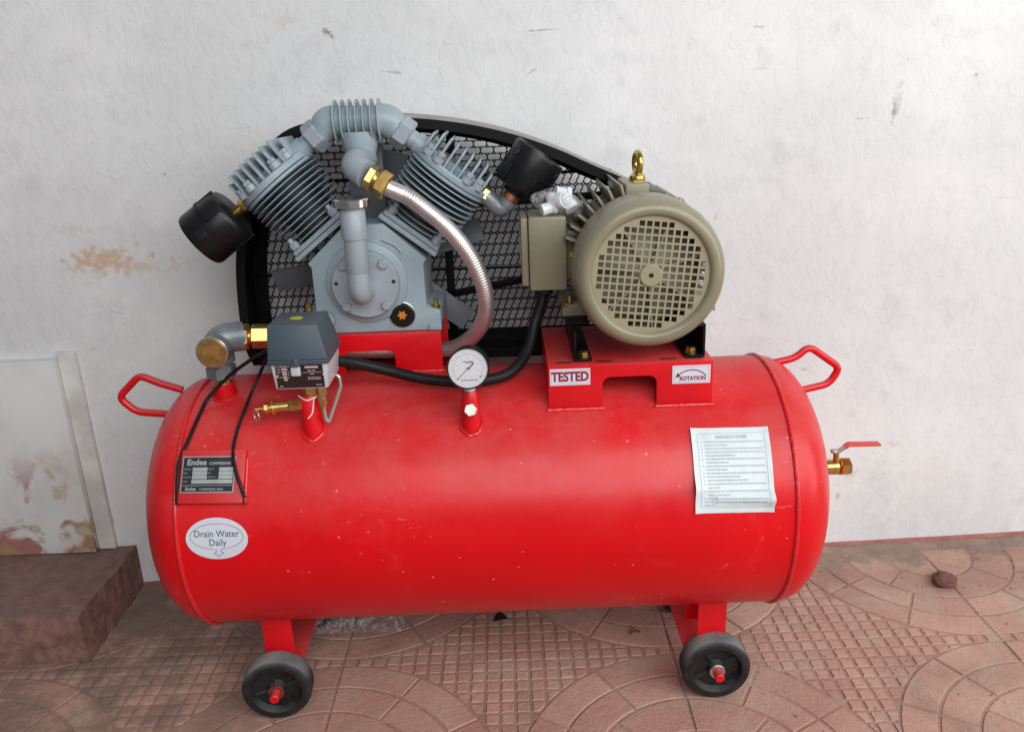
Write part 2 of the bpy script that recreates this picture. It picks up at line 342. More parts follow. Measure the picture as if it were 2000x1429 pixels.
def build(name, bm, mat, parent=None, bevel=0., sharp=35, smooth=True):
    if bevel:
        bmesh.ops.recalc_face_normals(bm, faces=bm.faces)
        es = [e for e in bm.edges if len(e.link_faces) == 2 and e.calc_face_angle(0) > R(40)]
        bmesh.ops.bevel(bm, geom=es, offset=bevel, segments=2, profile=.6, affect='EDGES', clamp_overlap=True)
    bmesh.ops.recalc_face_normals(bm, faces=bm.faces)
    me = bpy.data.meshes.new(name); bm.to_mesh(me); bm.free()
    me.materials.append(M[mat] if isinstance(mat, str) else mat)
    if smooth:
        me.polygons.foreach_set('use_smooth', [True]*len(me.polygons)); me.set_sharp_from_angle(angle=R(sharp))
    o = bpy.data.objects.new(name, me); COL.objects.link(o); o.parent = parent
    return o
def B(): return bmesh.new()
def copy(o, mw=None, parent='same'):
    c = o.copy(); COL.objects.link(c)
    if parent != 'same': c.parent = parent
    if mw is not None: c.matrix_local = mw
    return c
def tag(o, label, cat, group=None):
    o['label'] = label; o['category'] = cat
    if group: o['group'] = group
    return o
def glyphs(s, size, bold=0., align='CENTER', sx=1.):
    cu = bpy.data.curves.new('lettering', 'FONT'); cu.body = s; cu.size = size; cu.align_x = align; cu.align_y = 'CENTER'; cu.offset = bold*size; cu.resolution_u = 3
    ob = bpy.data.objects.new('lettering', cu); COL.objects.link(ob)
    me = bpy.data.meshes.new_from_object(ob.evaluated_get(bpy.context.evaluated_depsgraph_get()))
    vs = [(v.co.x*sx, v.co.y) for v in me.vertices]; fs = [tuple(p.vertices) for p in me.polygons]
    bpy.data.objects.remove(ob); bpy.data.curves.remove(cu); bpy.data.meshes.remove(me)
    return vs, fs
class Flat:
    """flat artwork in (u, v), mapped onto a surface by fn(u, v)"""
    def __init__(s): s.v = []; s.f = []
    def text(s, t, x, y, size, bold=0., align='CENTER', sx=1., rot=0.):
        v, f = glyphs(t, size, bold, align, sx); k = len(s.v); c, n = math.cos(rot), math.sin(rot)
        s.v += [(x+a*c-b*n, y+a*n+b*c) for a, b in v]; s.f += [tuple(i+k for i in q) for q in f]
    def poly(s, p): k = len(s.v); s.v += list(p); s.f.append(tuple(range(k, k+len(p))))
    def rect(s, x0, x1, y0, y1, nx=1):
        for i in range(nx): a = x0+(x1-x0)*i/nx; b = x0+(x1-x0)*(i+1)/nx; s.poly([(a, y0), (b, y0), (b, y1), (a, y1)])
    def line(s, pts, w):
        for (a, b) in zip(pts, pts[1:]):
            d = V((b[0]-a[0], b[1]-a[1])); n = V((-d.y, d.x)).normalized()*w/2
            s.poly([(a[0]-n.x, a[1]-n.y), (b[0]-n.x, b[1]-n.y), (b[0]+n.x, b[1]+n.y), (a[0]+n.x, a[1]+n.y)])
    def frame(s, x0, x1, y0, y1, w): s.line([(x0, y0), (x1, y0), (x1, y1), (x0, y1), (x0, y0)], w)
    def ell(s, cx, cy, a, b, w, t0=0, t1=360, n=48): s.line([(cx+a*math.cos(R(t0+(t1-t0)*i/n)), cy+b*math.sin(R(t0+(t1-t0)*i/n))) for i in range(n+1)], w)
    def words(s, x0, x1, y, h, seed):
        rn = random.Random(seed); x = x0
        while x < x1-.002:
            l = min(rn.uniform(.002, .008), x1-x); s.rect(x, x+l, y-h/2, y+h/2); x += l+rn.uniform(.0008, .0014)
    def build(s, name, fn, mat, parent):
        me = bpy.data.meshes.new(name); me.from_pydata([tuple(fn(*p)) for p in s.v], [], s.f); me.materials.append(M[mat])
        o = bpy.data.objects.new(name, me); COL.objects.link(o); o.parent = parent; return o
def plane_map(o, u, v): o, u, v = V(o), V(u), V(v); return lambda a, b: o+u*a+v*b

# ------------------------------------------------------------------ setting: floor, wall, step, door frame
def struct(o): o['kind'] = 'structure'; return o
bm = B()
box(bm, -3.2, 3.2, -4.5, .9, -.12, -.0021)
floor = struct(build('floor', bm, 'joint', smooth=False))

PT = .675; X0, Y0 = -.32, -.337; RAD = .326
def piece(name, poly, dz=0., parent=floor, mesh=None):
    """a low cement piece with a rounded top edge, polygon given about its own centre"""
    bm = B(); n = len(poly)
    area2 = sum(poly[i][0]*poly[(i+1) % n][1]-poly[(i+1) % n][0]*poly[i][1] for i in range(n))
    if area2 < 0: poly = poly[::-1]
    def inset(d):
        cx = sum(p[0] for p in poly)/n; cy = sum(p[1] for p in poly)/n; out = []
        for i in range(n):
            p, a, b = V(poly[i]), V(poly[i-1]), V(poly[(i+1) % n])
            n1 = V((-(p-a).y, (p-a).x)).normalized(); n2 = V((-(b-p).y, (b-p).x)).normalized()
            m = (n1+n2); m = m/max(.4, m.length_squared)*2
            out.append((p.x+m.x*d, p.y+m.y*d))
        return out
    lv = []
    for d, z in ((0, -.008), (.0004, -.0022), (.0022, 0.)):
        lv.append([bm.verts.new((x, y, z)) for x, y in inset(d)])
    for a, b in zip(lv, lv[1:]):
        for i in range(n): bm.faces.new((a[i], a[(i+1) % n], b[(i+1) % n], b[i]))
    bm.faces.new(lv[-1])
    return build(name, bm, 'paver', parent, sharp=50)
# quarter-fan pavers: one of each, then copies turned about the tile corners
protos = []
for (ra, rb, k) in ((.326, .2650, 3), (.2610, .1990, 3), (.1950, .115, 2), (.1110, .0, 1)):
    for j in range(k):
        g = .0026
        a0, a1 = math.pi/2*j/k, math.pi/2*(j+1)/k
        m = 6 if k > 1 else 8
        poly = [(ra*math.cos(a0+(a1-a0)*i/m), ra*math.sin(a0+(a1-a0)*i/m)) for i in range(m+1)]
        if rb > 0: poly += [(rb*math.cos(a1-(a1-a0)*i/m), rb*math.sin(a1-(a1-a0)*i/m)) for i in range(m+1)]
        else: poly += [(0, 0)]
        am = (a0+a1)/2; off = (g*math.cos(am), g*math.sin(am)); 
        # open the radial joints
        cx = sum(p[0] for p in poly)/len(poly); cy = sum(p[1] for p in poly)/len(poly)
        c = V((cx, cy)); tdir = V((-math.sin(am), math.cos(am)))
        half = max(abs((V(p)-c).dot(tdir)) for p in poly); f = 1-.0022/half
        poly = [tuple(c + tdir*((V(p)-c).dot(tdir)*f) + V((math.cos(am), math.sin(am)))*((V(p)-c).dot(V((math.cos(am), math.sin(am)))))) for p in poly]
        protos.append(piece('paver', poly))
used = set()
for ix in range(-2, 4):
    for iy in range(0, 3):
        cx, cy = X0+PT*ix, Y0+PT*iy
        for q in range(4):
            for k, p in enumerate(protos):
                rm = max(V(v.co[:2]).length for v in p.data.vertices)
                ang = q*math.pi/2
                c = sum((V(v.co) for v in p.data.vertices), V((0, 0, 0)))/len(p.data.vertices)
                c.rotate(Matrix.Rotation(ang, 3, 'Z')); wx, wy = cx+c.x, cy+c.y
                if not (-1.25 < wx < 1.32 and -.40 < wy < .40) or (wx < -.92 and wy > .06): continue
                if wy > .30+.035*(wx-.8)+.08: continue
                mw = Matrix.Translation((cx, cy, random.uniform(-.0008, .0006))) @ Matrix.Rotation(ang, 4, 'Z') @ Matrix.Rotation(R(random.uniform(-.25, .25)), 4, 'X')
                if k not in used: used.add(k); p.matrix_local = mw
                else: copy(p, mw)
# the square-studded field between the fans
NC = 23; cs = PT/NC; hs = cs/2-.0024
studs = []; rest = []
sq = [(-hs, -hs), (hs, -hs), (hs, hs), (-hs, hs)]
stud0 = None
for ix in range(-2, 3):
    for iy in (0,):
        for a in range(NC):
            for b_ in range(NC):
                cx, cy = X0+PT*ix+cs*(a+.5), Y0+PT*iy+cs*(b_+.5)
                if not (-1.2 < cx < 1.3 and cy < .31) or (cx < -.9 and cy > .03): continue
                corners = [(X0+PT*(ix+i), Y0+PT*(iy+j)) for i in (0, 1) for j in (0, 1)]
                k = min(corners, key=lambda c: (cx-c[0])**2+(cy-c[1])**2); d = V((cx-k[0], cy-k[1])); L = d.length; d.normalize()
                lim = RAD+.0035
                pts = sq
                if L < lim+cs*.72:
                    pts = []
                    for i in range(4):
                        p, q = V(sq[i]), V(sq[(i+1) % 4]); sp_, sq_ = L+p.dot(d)-lim, L+q.dot(d)-lim
                        if sp_ >= 0: pts.append(tuple(p))
                        if sp_*sq_ < 0: pts.append(tuple(p.lerp(q, sp_/(sp_-sq_))))
                    if len(pts) < 3: continue
                    ar = abs(sum(pts[i][0]*pts[(i+1) % len(pts)][1]-pts[(i+1) % len(pts)][0]*pts[i][1] for i in range(len(pts))))/2
                    if ar < 1.3e-4: continue
                studs.append((cx, cy, pts if pts is not sq else None))
vis = sorted(studs, key=lambda s: (s[1] > .12, s[0] < -.32, abs(s[0]-.35)))
for n, (cx, cy, pts) in enumerate(vis):
    z = random.uniform(-.0010, .0004)
    if n < 290:
        if pts is None:
            if stud0 is None: stud0 = piece('floor_stud', sq); o = stud0
            else: o = copy(stud0)
        else: o = piece('floor_stud', pts)
        o.matrix_local = Matrix.Translation((cx, cy, z)) @ Matrix.Rotation(R(random.uniform(-.5, .5)), 4, 'X')
    else: rest.append((cx, cy, pts or sq, z))
bm = B()
for cx, cy, pts, z in rest:
    prism(bm, pts, (cx, cy, -.008), (1, 0, 0), (0, 1, 0), (0, 0, 1), .008+z)
o = build('far_floor_studs', bm, 'paver', floor, bevel=.0015); o['kind'] = 'stuff'

WA = R(2.0)
def wy(x): return .37+(x-.82)*math.tan(WA)       # wall face
bm = B()
prism(bm, [(-3.0, -.1), (3.0, -.1), (3.0, 2.9), (-3.0, 2.9)], (0, 0, 0), *XZ, .2)
wall = struct(build('wall', bm, 'wall', smooth=False)); wall.location = (0, wy(0), 0); wall.rotation_euler = (0, 0, WA)
bm = B()
n = 90; top = [(-.86+3.6*i/n, .013+.004*noise.noise(V((i*.35, 3.1, 0)))) for i in range(n+1)]
prism(bm, [(2.74, -.01), (-.86, -.01)] + top, (0, -.004, 0), *XZ, .0035)
o = build('skirting', bm, 'skirt', wall)

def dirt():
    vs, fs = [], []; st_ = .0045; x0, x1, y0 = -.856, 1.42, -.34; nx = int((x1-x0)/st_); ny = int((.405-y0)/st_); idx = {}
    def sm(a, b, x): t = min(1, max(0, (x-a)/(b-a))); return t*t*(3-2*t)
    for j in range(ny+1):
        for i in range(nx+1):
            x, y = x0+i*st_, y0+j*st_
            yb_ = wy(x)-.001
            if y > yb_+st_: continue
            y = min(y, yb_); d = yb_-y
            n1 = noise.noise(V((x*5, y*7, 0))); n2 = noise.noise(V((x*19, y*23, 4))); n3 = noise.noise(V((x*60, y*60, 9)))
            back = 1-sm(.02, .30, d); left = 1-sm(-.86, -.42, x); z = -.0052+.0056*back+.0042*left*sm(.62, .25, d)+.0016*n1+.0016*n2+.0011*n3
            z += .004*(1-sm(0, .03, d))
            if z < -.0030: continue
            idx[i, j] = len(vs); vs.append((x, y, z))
    for (i, j), a in idx.items():
        q = [(i, j), (i+1, j), (i+1, j+1), (i, j+1)]
        if all(p in idx for p in q): fs.append(tuple(idx[p] for p in q))
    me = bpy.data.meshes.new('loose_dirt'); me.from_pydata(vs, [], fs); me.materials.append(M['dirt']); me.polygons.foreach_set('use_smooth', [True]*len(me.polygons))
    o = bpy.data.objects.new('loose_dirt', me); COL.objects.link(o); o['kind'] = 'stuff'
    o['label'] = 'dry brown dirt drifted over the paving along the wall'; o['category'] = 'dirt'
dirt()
bm = B(); rg = random.Random(11)
for k in range(900):
    x = rg.uniform(-.84, 1.35); y = rg.uniform(-.33, wy(x)-.005); r = rg.uniform(.0006, .0019)*(1.5 if rg.random() < .06 else 1)
    if rg.random() > .35+.65*max(0, min(1, (y+.05)/.3)) : continue
    bmesh.ops.create_icosphere(bm, subdivisions=1, radius=r, matrix=Matrix.Translation((x, y, r*.45+.0002)) @ Matrix.Diagonal((rg.uniform(.7, 1.5), rg.uniform(.7, 1.4), rg.uniform(.5, .9), 1)))
o = build('grit', bm, 'dirt'); o['kind'] = 'stuff'; o['label'] = 'fine grit scattered over the paving'; o['category'] = 'grit'

bm = B()
box(bm, -2.6, -.858, .030, wy(-.9)+.03, -.05, .113)
bmesh.ops.subdivide_edges(bm, edges=[e for e in bm.edges if e.calc_length() > .3], cuts=60, use_grid_fill=True)
for v in bm.verts:
    if v.co.x > -.87: v.co.x += .007*noise.noise(v.co*9)+.004*noise.noise(v.co*40)
    if v.co.y < .04: v.co.y += .007*noise.noise(v.co*9)+.004*noise.noise(v.co*40)
    if v.co.z > .1: v.co.z += .003*noise.noise(v.co*12)
step = struct(build('step', bm, 'step', bevel=0))

root = bpy.data.objects.new('wall_board', None); COL.objects.link(root)
bm = B(); yw = wy(-.92)
box(bm, -.938, -.899, yw-.012, yw+.01, .114, .60); build('post', bm, 'post', root, bevel=.003)
bm = B(); box(bm, -1.75, -.9385, yw-.028, yw-.002, .116, .585); build('board', bm, 'door', root, bevel=.002)
root.location = (0, 0, 0)
tag(root, 'low rust stained white board with a post edge standing on the step', 'board')

# ------------------------------------------------------------------ the compressor
AC = bpy.data.objects.new('air_compressor', None); COL.objects.link(AC)
tag(AC, 'red tank air compressor on wheels with grey twin cylinder pump and taupe motor', 'air compressor')
TR, ZC, XS = .23, .39, .505
def tc_(x, ang, h=0.): return V((x, -(TR+h)*math.cos(ang), ZC+(TR+h)*math.sin(ang)))   # point on the tank, angle above the front
def tz(y): return ZC+math.sqrt(max(0, TR*TR-y*y))                                        # tank top surface height

prof = []
DP = .101
for s in range(0, 25):
    t = math.pi/2*s/24; e = 2/2.35
    prof.append((-XS-DP*math.cos(t)**e, TR*math.sin(t)**e))
prof[0] = (-XS-DP, 0)
prof += [(-XS+.0+1.01*i/30, TR) for i in range(1, 31)]
prof += [(-a, b) for a, b in reversed(prof[:24])]
bm = B(); lathe(bm, (0, 0, ZC), (1, 0, 0), prof, 128)
tank = build('tank', bm, 'red_tank', AC, sharp=60)
for sx in (-1, 1):
    bm = B(); pts = [V((sx*(XS+.001), (TR+.0005)*math.cos(2*math.pi*i/320), ZC+(TR+.0005)*math.sin(2*math.pi*i/320))) for i in range(320)]
    rr = [.0042*(.8+.35*abs(noise.noise(p*120))+.12*random.random()) for p in pts]; tube(bm, pts, rr, 8, closed=True)
    build('weld_seam', bm, 'red_weld', tank)
# handles
for pts in ([(-.560, .02, .600), (-.601, .02, .615), (-.634, .02, .632), (-.680, .02, .590), (-.652, .02, .560), (-.590, .02, .553)],
            [(.535, .02, .609), (.5715, .02, .616), (.5955, .02, .638), (.656, .02, .594), (.638, .02, .563), (.585, .02, .552)]):
    bm = B(); tube(bm, fillet(pts, .014), .0068, 12); build('handle', bm, 'red', AC)
# feet: a bent channel at each end, wheels on stub axles
def make_wheel():
    bm = B(); prof = [(.0, 0), (.0, .012), (.006, .0135), (.014, .016), (.014, .0425), (.004, .0455), (.0, .047), (.0, .0535), (.042, .0535), (.042, 0)]
    lathe(bm, (0, 0, 0), (0, 1, 0), prof, 48)
    for k in range(4):
        a = k*math.pi/2+.05; u = V((math.cos(a), 0, math.sin(a))); obox(bm, u*.028+V((0, .011, 0)), u, (0, 1, 0), u.cross(V((0, 1, 0))), .014, .004, .0016)
    w = build('wheel', bm, 'hubblack', AC)
    bm = B(); prof = [(.001, .0525), (.0012, .0575), (.0035, .0618), (.008, .0640), (.034, .0640), (.038, .0622), (.0415, .0580), (.0415, .0525)]
    lathe(bm, (0, 0, 0), (0, 1, 0), prof, 56)
    t = build('tyre', bm, 'tyre', w)
    bm = B(); cyl(bm, (0, -.003, 0), (0, .002, 0), .0145, n=28, ch=.0006); build('washer', bm, 'rust', w)
    bm = B(); cyl(bm, (0, -.022, 0), (0, .16, 0), .0085, n=20, ch=.0012); build('axle', bm, 'red', w)
    return w
w0 = make_wheel(); first = True
for (x, y, tilt, turn) in ((-.409, -.157, 2.5, 5), (.410, -.147, 2, 0), (-.405, .117, 0, 0), (.405, .117, 0, 0)):
    mw = Matrix.Translation((x, y, .0640)) @ Matrix.Rotation(R(turn), 4, 'Z') @ Matrix.Rotation(R(tilt*31), 4, 'Y')
    if first: w0.matrix_local = mw; first = False
    else:
        c = copy(w0, mw)
        for ch in w0.children:
            q = copy(ch, None, c)
            if ch.name.startswith('washer') and x > 0: q.data = ch.data.copy(); q.data.materials[0] = M['nickel']
for sx, xa, xb, xi in ((-1, -.432, -.378, -.371), (1, .378, .431, .356)):
    bm = B(); lo, hi = min(xa, xb), max(xa, xb)
    for yy in (-.116, .111):
        n_ = 8; top = [(hi, .205), (lo, .205)]
        prism(bm, [(lo, .030), (hi, .030), (hi, .200), (lo, .200)], (0, yy, 0), *XZ, .005)
    box(bm, min(xi, xb if sx < 0 else xi), max(xi, hi) if sx > 0 else hi, -.111, .111, .083, .0875) if sx > 0 else box(bm, lo, xi, -.111, .111, .083, .0875)
    leg = build('leg', bm, 'red', AC, bevel=.001)
    bm = B(); weld(bm, [(lo-.004, -.119, .2), ((lo+hi)/2, -.1205, .199), (hi+.004, -.119, .2)], .0055); build('weld_bead', bm, 'red_weld', leg)
bm = B(); box(bm, .366, .392, -.062, -.036, .118, .178); build('drain_boss', bm, 'red', AC, bevel=.001)
bm = B(); cyl(bm, (-.545, .10, .215), (-.545, .10, .235), .010, n=20); hexn(bm, (-.545, .10, .165), (-.545, .10, .215), .011); cyl(bm, (-.545, .075, .18), (-.545, .125, .18), .004, n=12)
build('drain_cock', bm, 'brass', AC)

# ---- motor platform (bent sheet welded on the tank)
zp = .665; xa, xb, yf, yb = .1095, .3855, -.118, .118
bm = B()
arch = [(.2005, .5)] + [(.2005, .628)] + [(.2005+.014*(1-math.cos(a)), .628+.0135*math.sin(a)) for a in [R(15*i) for i in range(1, 7)]]
arch += [(.4965-x+.0-.0045, z) for x, z in reversed(arch)]
lo = tz(yf)-.003
pol = [(xa, lo), (.2005, lo)] + [p for p in arch if p[1] > .6] + [(.2915, lo), (xb, lo), (xb, zp), (xa, zp)]
prism(bm, pol, (0, yf, 0), *XZ, .005)
prism(bm, [(xa, lo), (xb, lo), (xb, zp), (xa, zp)], (0, yb-.005, 0), *XZ, .005)
prism(bm, [(xa, zp-.005), (xb, zp-.005), (xb, zp-.0001), (xa, zp-.0001)], (0, yf+.005, 0), *XZ, yb-yf-.01)
ys = [yf+.005+(yb-yf-.01)*i/12 for i in range(13)]
for x in (xa, xb-.005): prism(bm, [(y, tz(y)-.004) for y in ys]+[(ys[-1], zp-.005), (ys[0], zp-.005)], (x, 0, 0), (0, 1, 0), (0, 0, 1), (1, 0, 0), .005)
mplat = build('motor_platform', bm, 'red', AC, bevel=.0012)
for a, b_ in ((xa, .2005), (.2915, xb)):
    bm = B(); weld(bm, [(a-.002, yf-.002, tz(yf)), (b_+.002, yf-.002, tz(yf))], .0034); build('weld_bead', bm, 'red_weld', mplat)
for x0 in (.127, .193, .302, .345):
    bm = B(); pl = [(x0+.0+.022*1+.003*math.cos(R(a)), .003*math.sin(R(a))) for a in range(-90, 91, 30)]+[(x0-.003*math.cos(R(a)), -.003*math.sin(R(a))) for a in range(-90, 91, 30)]
    prism(bm, pl, (0, -.103, zp+.0003), (1, 0, 0), (0, 1, 0), (0, 0, 1), .0004); build('slot', bm, 'dark', mplat)
def sticker(name, x0, x1, z0, z1, parent):
    bm = B(); box(bm, x0, x1, yf-.0011, yf-.0002, z0, z1); return build(name, bm, 'white_st', parent)
fm = lambda a, b: V((a, yf-.0014, b))
st = sticker('tested_sticker', .1125, .1798, .6305, .6594, AC); st['label'] = 'white sticker reading TESTED'
f = Flat(); f.text('TESTED', .1462, .6449, .0228, .042, sx=.80); f.build('lettering', fm, 'print_red', st)
f = Flat(); f.frame(.1152, .1772, .6330, .6569, .0005); f.build('border', fm, 'print_grey', st)
st = sticker('rotation_sticker', .3172, .3807, .6258, .6576, AC); st['label'] = 'white sticker with ROTATION and a curved arrow'
f = Flat(); f.text('ROTATION', .3513, .6345, .0096, .04, sx=.90)
f.ell(.3495, .6290, .0265, .0205, .0019, 28, 150, 24); f.poly([(.3225, .6405), (.3295, .6405), (.3275, .6352)] if False else [(.3222, .6362), (.3302, .6388), (.3262, .6458)])
f.build('lettering', fm, 'print_red', st)
f = Flat(); f.frame(.3200, .3780, .6285, .6550, .0005); f.build('border', fm, 'print_grey', st)

# ---- motor
mc = V((.2755, 0, .8160))
bm = B()     # finned body
lathe(bm, mc+V((0, -.055, 0)), (0, 1, 0), [(0, 0), (0, .098), (.006, .103), (.215, .103), (.225, .095), (.235, .04), (.235, 0)], 56)
cyl(bm, mc+V((0, .17, 0)), mc+V((0, .215, 0)), .014)
motor = build('motor_body', bm, 'taupe', AC)
fin = None
for a in list(range(105, 160, 9)) + list(range(30, 78, 8)) + list(range(-40, 30, 8)) + list(range(196, 224, 8)):
    if fin is None:
        bm = B(); prism(bm, [(.100, -.0030), (.1365, -.0019), (.1365, .0019), (.100, .0030)], (0, -.045, 0), (1, 0, 0), (0, 0, 1), (0, 1, 0), .195)
        fin = build('cooling_fin', bm, 'taupe', motor, bevel=.0006); o = fin
    else: o = copy(fin)
    o.matrix_local = Matrix.Translation(mc) @ Matrix.Rotation(-R(a), 4, 'Y') @ Matrix.Diagonal((1., 1., 1., 1.) if 100 < a < 165 else (.90, 1., 1., 1.))
bm = B(); obox(bm, mc+V((-.005, .03, .112)), (1, 0, 0), (0, 1, 0), (0, 0, 1), .020, .055, .019); build('lifting_boss', bm, 'taupe', motor, bevel=.004)
bm = B(); ex, ez = .2768, .951
hexn(bm, (ex, .02, ez-.006), (ex, .02, ez), .0145); lathe(bm, (ex, .02, ez), (0, 0, 1), [(0, .0135), (.005, .0130), (.008, .0095), (.012, .0075)], 24)
torus(bm, (ex, .02, ez+.026), (1, .12, 0), .0165, .0056, 36, 12); build('eyebolt', bm, 'gold', motor)
# cowl: deep pressed cover with rolled shoulder
bm = B()
pr = [(.085, .1210), (.078, .1220), (.03, .1212), (.014, .1190), (.005, .1140), (.0005, .1070), (.0, .1005), (.0020, .0965), (.0045, .0950), (.0062, .0935), (.009, .0925), (.009, .105), (.02, .116), (.085, .1190), (.085, .1210)]
lathe(bm, mc+V((0, -.142, 0)), (0, 1, 0), pr, 96)
cowl = build('fan_cover', bm, 'taupe', AC, sharp=50)
for dg in (62, 168, 285):
    u = V((math.cos(R(dg)), 0, math.sin(R(dg)))); bm = B(); p = mc+V((0, -.072, 0))+u*.1210; hexn(bm, p, p+u*.0045, .0052, .3, ch=.0008); build('cover_screw', bm, 'gold', cowl)
bm = B(); cell = .01155; hh = .0042; rt = R(6.0); gy = -.1345
def gp(x, z): return V((mc.x+x*math.cos(rt)+z*math.sin(rt), gy, mc.z-x*math.sin(rt)+z*math.cos(rt)))
def gq(a, b, c, d, dy=0.): bm.faces.new([bm.verts.new(p+V((0, dy, 0))) for p in (a, b, c, d)])
for i in range(-9, 10):
    for j in range(-9, 10):
        x, z = i*cell, j*cell; r = math.hypot(x, z)
        if r > .104: continue
        hc = cell/2; o4 = [(x-hc, z-hc), (x+hc, z-hc), (x+hc, z+hc), (x-hc, z+hc)]
        if r > .0865 or r < .014: gq(*[gp(*p) for p in o4]); continue
        i4 = [(x-hh, z-hh), (x+hh, z-hh), (x+hh, z+hh), (x-hh, z+hh)]
        for k in range(4):
            gq(gp(*o4[k]), gp(*o4[(k+1) % 4]), gp(*i4[(k+1) % 4]), gp(*i4[k]))
            a, b_ = gp(*i4[k]), gp(*i4[(k+1) % 4]); gq(a, b_, b_+V((0, .0016, 0)), a+V((0, .0016, 0)))
bmesh.ops.remove_doubles(bm, verts=bm.verts, dist=1e-5)
build('grille', bm, 'taupe_grill', cowl, smooth=False)
bm = B(); lathe(bm, mc+V((0, -.1378, 0)), (0, 1, 0), [(.0025, 0), (.0025, .0035), (0, .0042), (0, .0165), (.0012, .0180), (.0035, .0180)], 36); build('grille_boss', bm, 'taupe_grill', cowl)
bm = B(); cyl(bm, mc+V((0, -.1360, 0)), mc+V((0, -.1350, 0)), .0038, n=16); build('boss_hole', bm, 'dark', cowl)
bm = B()
lathe(bm, mc+V((0, -.10, 0)), (0, 1, 0), [(0, 0), (0, .03), (.012, .05), (.03, .085), (.032, .085), (.036, 0)], 40)
for k in range(7):
    a = 2*math.pi*k/7+.3; u = V((math.cos(a), 0, math.sin(a))); obox(bm, mc+u*.058+V((0, -.098, 0)), u, (0, 1, 0), u.cross(V((0, 1, 0))), .038, .018, .0016)
build('fan', bm, 'fan', cowl)
# feet of the motor and the two black slide rails
for sx in (-1, 1):
    X = mc.x+sx*.100
    for y0_ in (-.022, .073):
        bm = B(); prism(bm, [(-.030, 0), (.034, 0), (.034, .014), (.010, .021), (-.020, .075), (-.044, .075), (-.030, .014)], (X, y0_, .7235), (sx, 0, 0), (0, 0, 1), (0, 1, 0), .038)
        build('motor_foot', bm, 'taupe', motor, bevel=.002)
    bm = B(); xr = (.1545, .1850) if sx < 0 else (.3405, .3745)
    box(bm, xr[0], xr[1], -.103, .108, zp+.0006, zp+.0050)
    wx = (xr[0], xr[0]+.0045) if sx < 0 else (xr[1]-.0045, xr[1])
    box(bm, wx[0], wx[1], -.103, .108, zp+.0050, .7185)
    box(bm, xr[0], xr[1], -.060 if sx < 0 else -.103, .108, .7185, .7230)
    rail = build('slide_rail', bm, 'black_metal', AC, bevel=.0012)
    bx = .1715 if sx < 0 else .3540
    bm = B(); cyl(bm, (bx, -.086, zp+.0052), (bx, -.086, zp+.0065), .0115, n=24); hexn(bm, (bx, -.086, zp+.0065), (bx, -.086, zp+.0145), .0090, .3); build('rail_bolt', bm, 'gold', rail)
    bm = B(); q = (X+sx*.020, -.006); cyl(bm, (*q, .7365), (*q, .738), .0105, n=24); hexn(bm, (*q, .738), (*q, .7455), .0085, .4); cyl(bm, (*q, .7455), (*q, .757), .0042, n=14); build('foot_bolt', bm, 'gold', rail)
# terminal box
bm = B(); box(bm, .0865, .1515, -.020, .085, .7700, .8975); tb = build('terminal_box', bm, 'taupe', AC, bevel=.005)
bm = B(); box(bm, .0735, .0858, -.012, .080, .7775, .8950); build('lid', bm, 'taupe', tb, bevel=.003)
bm = B(); box(bm, .0722, .0733, .028, .072, .806, .872); build('rating_plate', bm, 'plate_silver', tb)
bm = B(); box(bm, .1520, .190, .0, .075, .785, .870); build('box_neck', bm, 'taupe', tb, bevel=.004)
bm = B(); hexn(bm, (.112, .020, .756), (.112, .020, .7695), .0165); build('cable_gland', bm, 'black', tb)

# ---- pump bracket
px = -.2
bm = B(); zb = .6925; yfp, ybp = .020, .185; xl, xr_ = -.325, -.0765
lo2 = tz(yfp)-.004
ar = [(-.256, lo2), (-.256, .648)]+[(-.256+.012*(1-math.cos(R(a))), .648+.012*math.sin(R(a))) for a in (20, 45, 70, 90)]
ar2 = [(-.163-.012*(1-math.cos(R(a))), .648+.012*math.sin(R(a))) for a in (90, 70, 45, 20)]+[(-.163, .648), (-.163, lo2)]
prism(bm, [(xl, lo2)]+ar+ar2+[(xr_, lo2), (xr_, zb), (xl, zb)], (0, yfp, 0), *XZ, .005)
prism(bm, [(xl, .575), (xr_, .575), (xr_, zb), (xl, zb)], (0, ybp-.005, 0), *XZ, .005)
prism(bm, [(xl, zb-.005), (xr_, zb-.005), (xr_, zb-.0001), (xl, zb-.0001)], (0, yfp+.005, 0), *XZ, ybp-yfp-.01)
pb = build('pump_bracket', bm, 'red', AC, bevel=.0012)
bm = B(); weld(bm, [(-.162, yfp-.001, tz(yfp)), (xr_+.002, yfp-.001, tz(yfp))], .003); build('weld_bead', bm, 'red_weld', pb)

# ---- pump crankcase
A38 = R(38); cyf = .030
def ax(s, t, q=0., y=.085):
    """point at distance t up the cylinder axis (s = -1 left, +1 right) and q across it towards the middle"""
    a = V((s*math.sin(A38), 0, math.cos(A38))); b = V((-s*math.cos(A38), 0, math.sin(A38)))
    return V((px, y, .77))+a*t+b*q
def axd(s): return V((s*math.sin(A38), 0, math.cos(A38))), V((-s*math.cos(A38), 0, math.sin(A38)))
bm = B()
hp = [(.125, 0), (.125, .036), (.100, .043), (.100, .122), (.106, .130), (.034, .196)]
pol = [(px+x, .6935+z) for x, z in hp]+[(px-x, .6935+z) for x, z in reversed(hp)]
prism(bm, pol, (0, cyf, 0), *XZ, .145)
crank = build('crankcase', bm, 'grey', AC, bevel=.004)
bm = B(); box(bm, px-.060, px+.085, cyf-.0, cyf+.001, .6926, .6932)
bm.free()
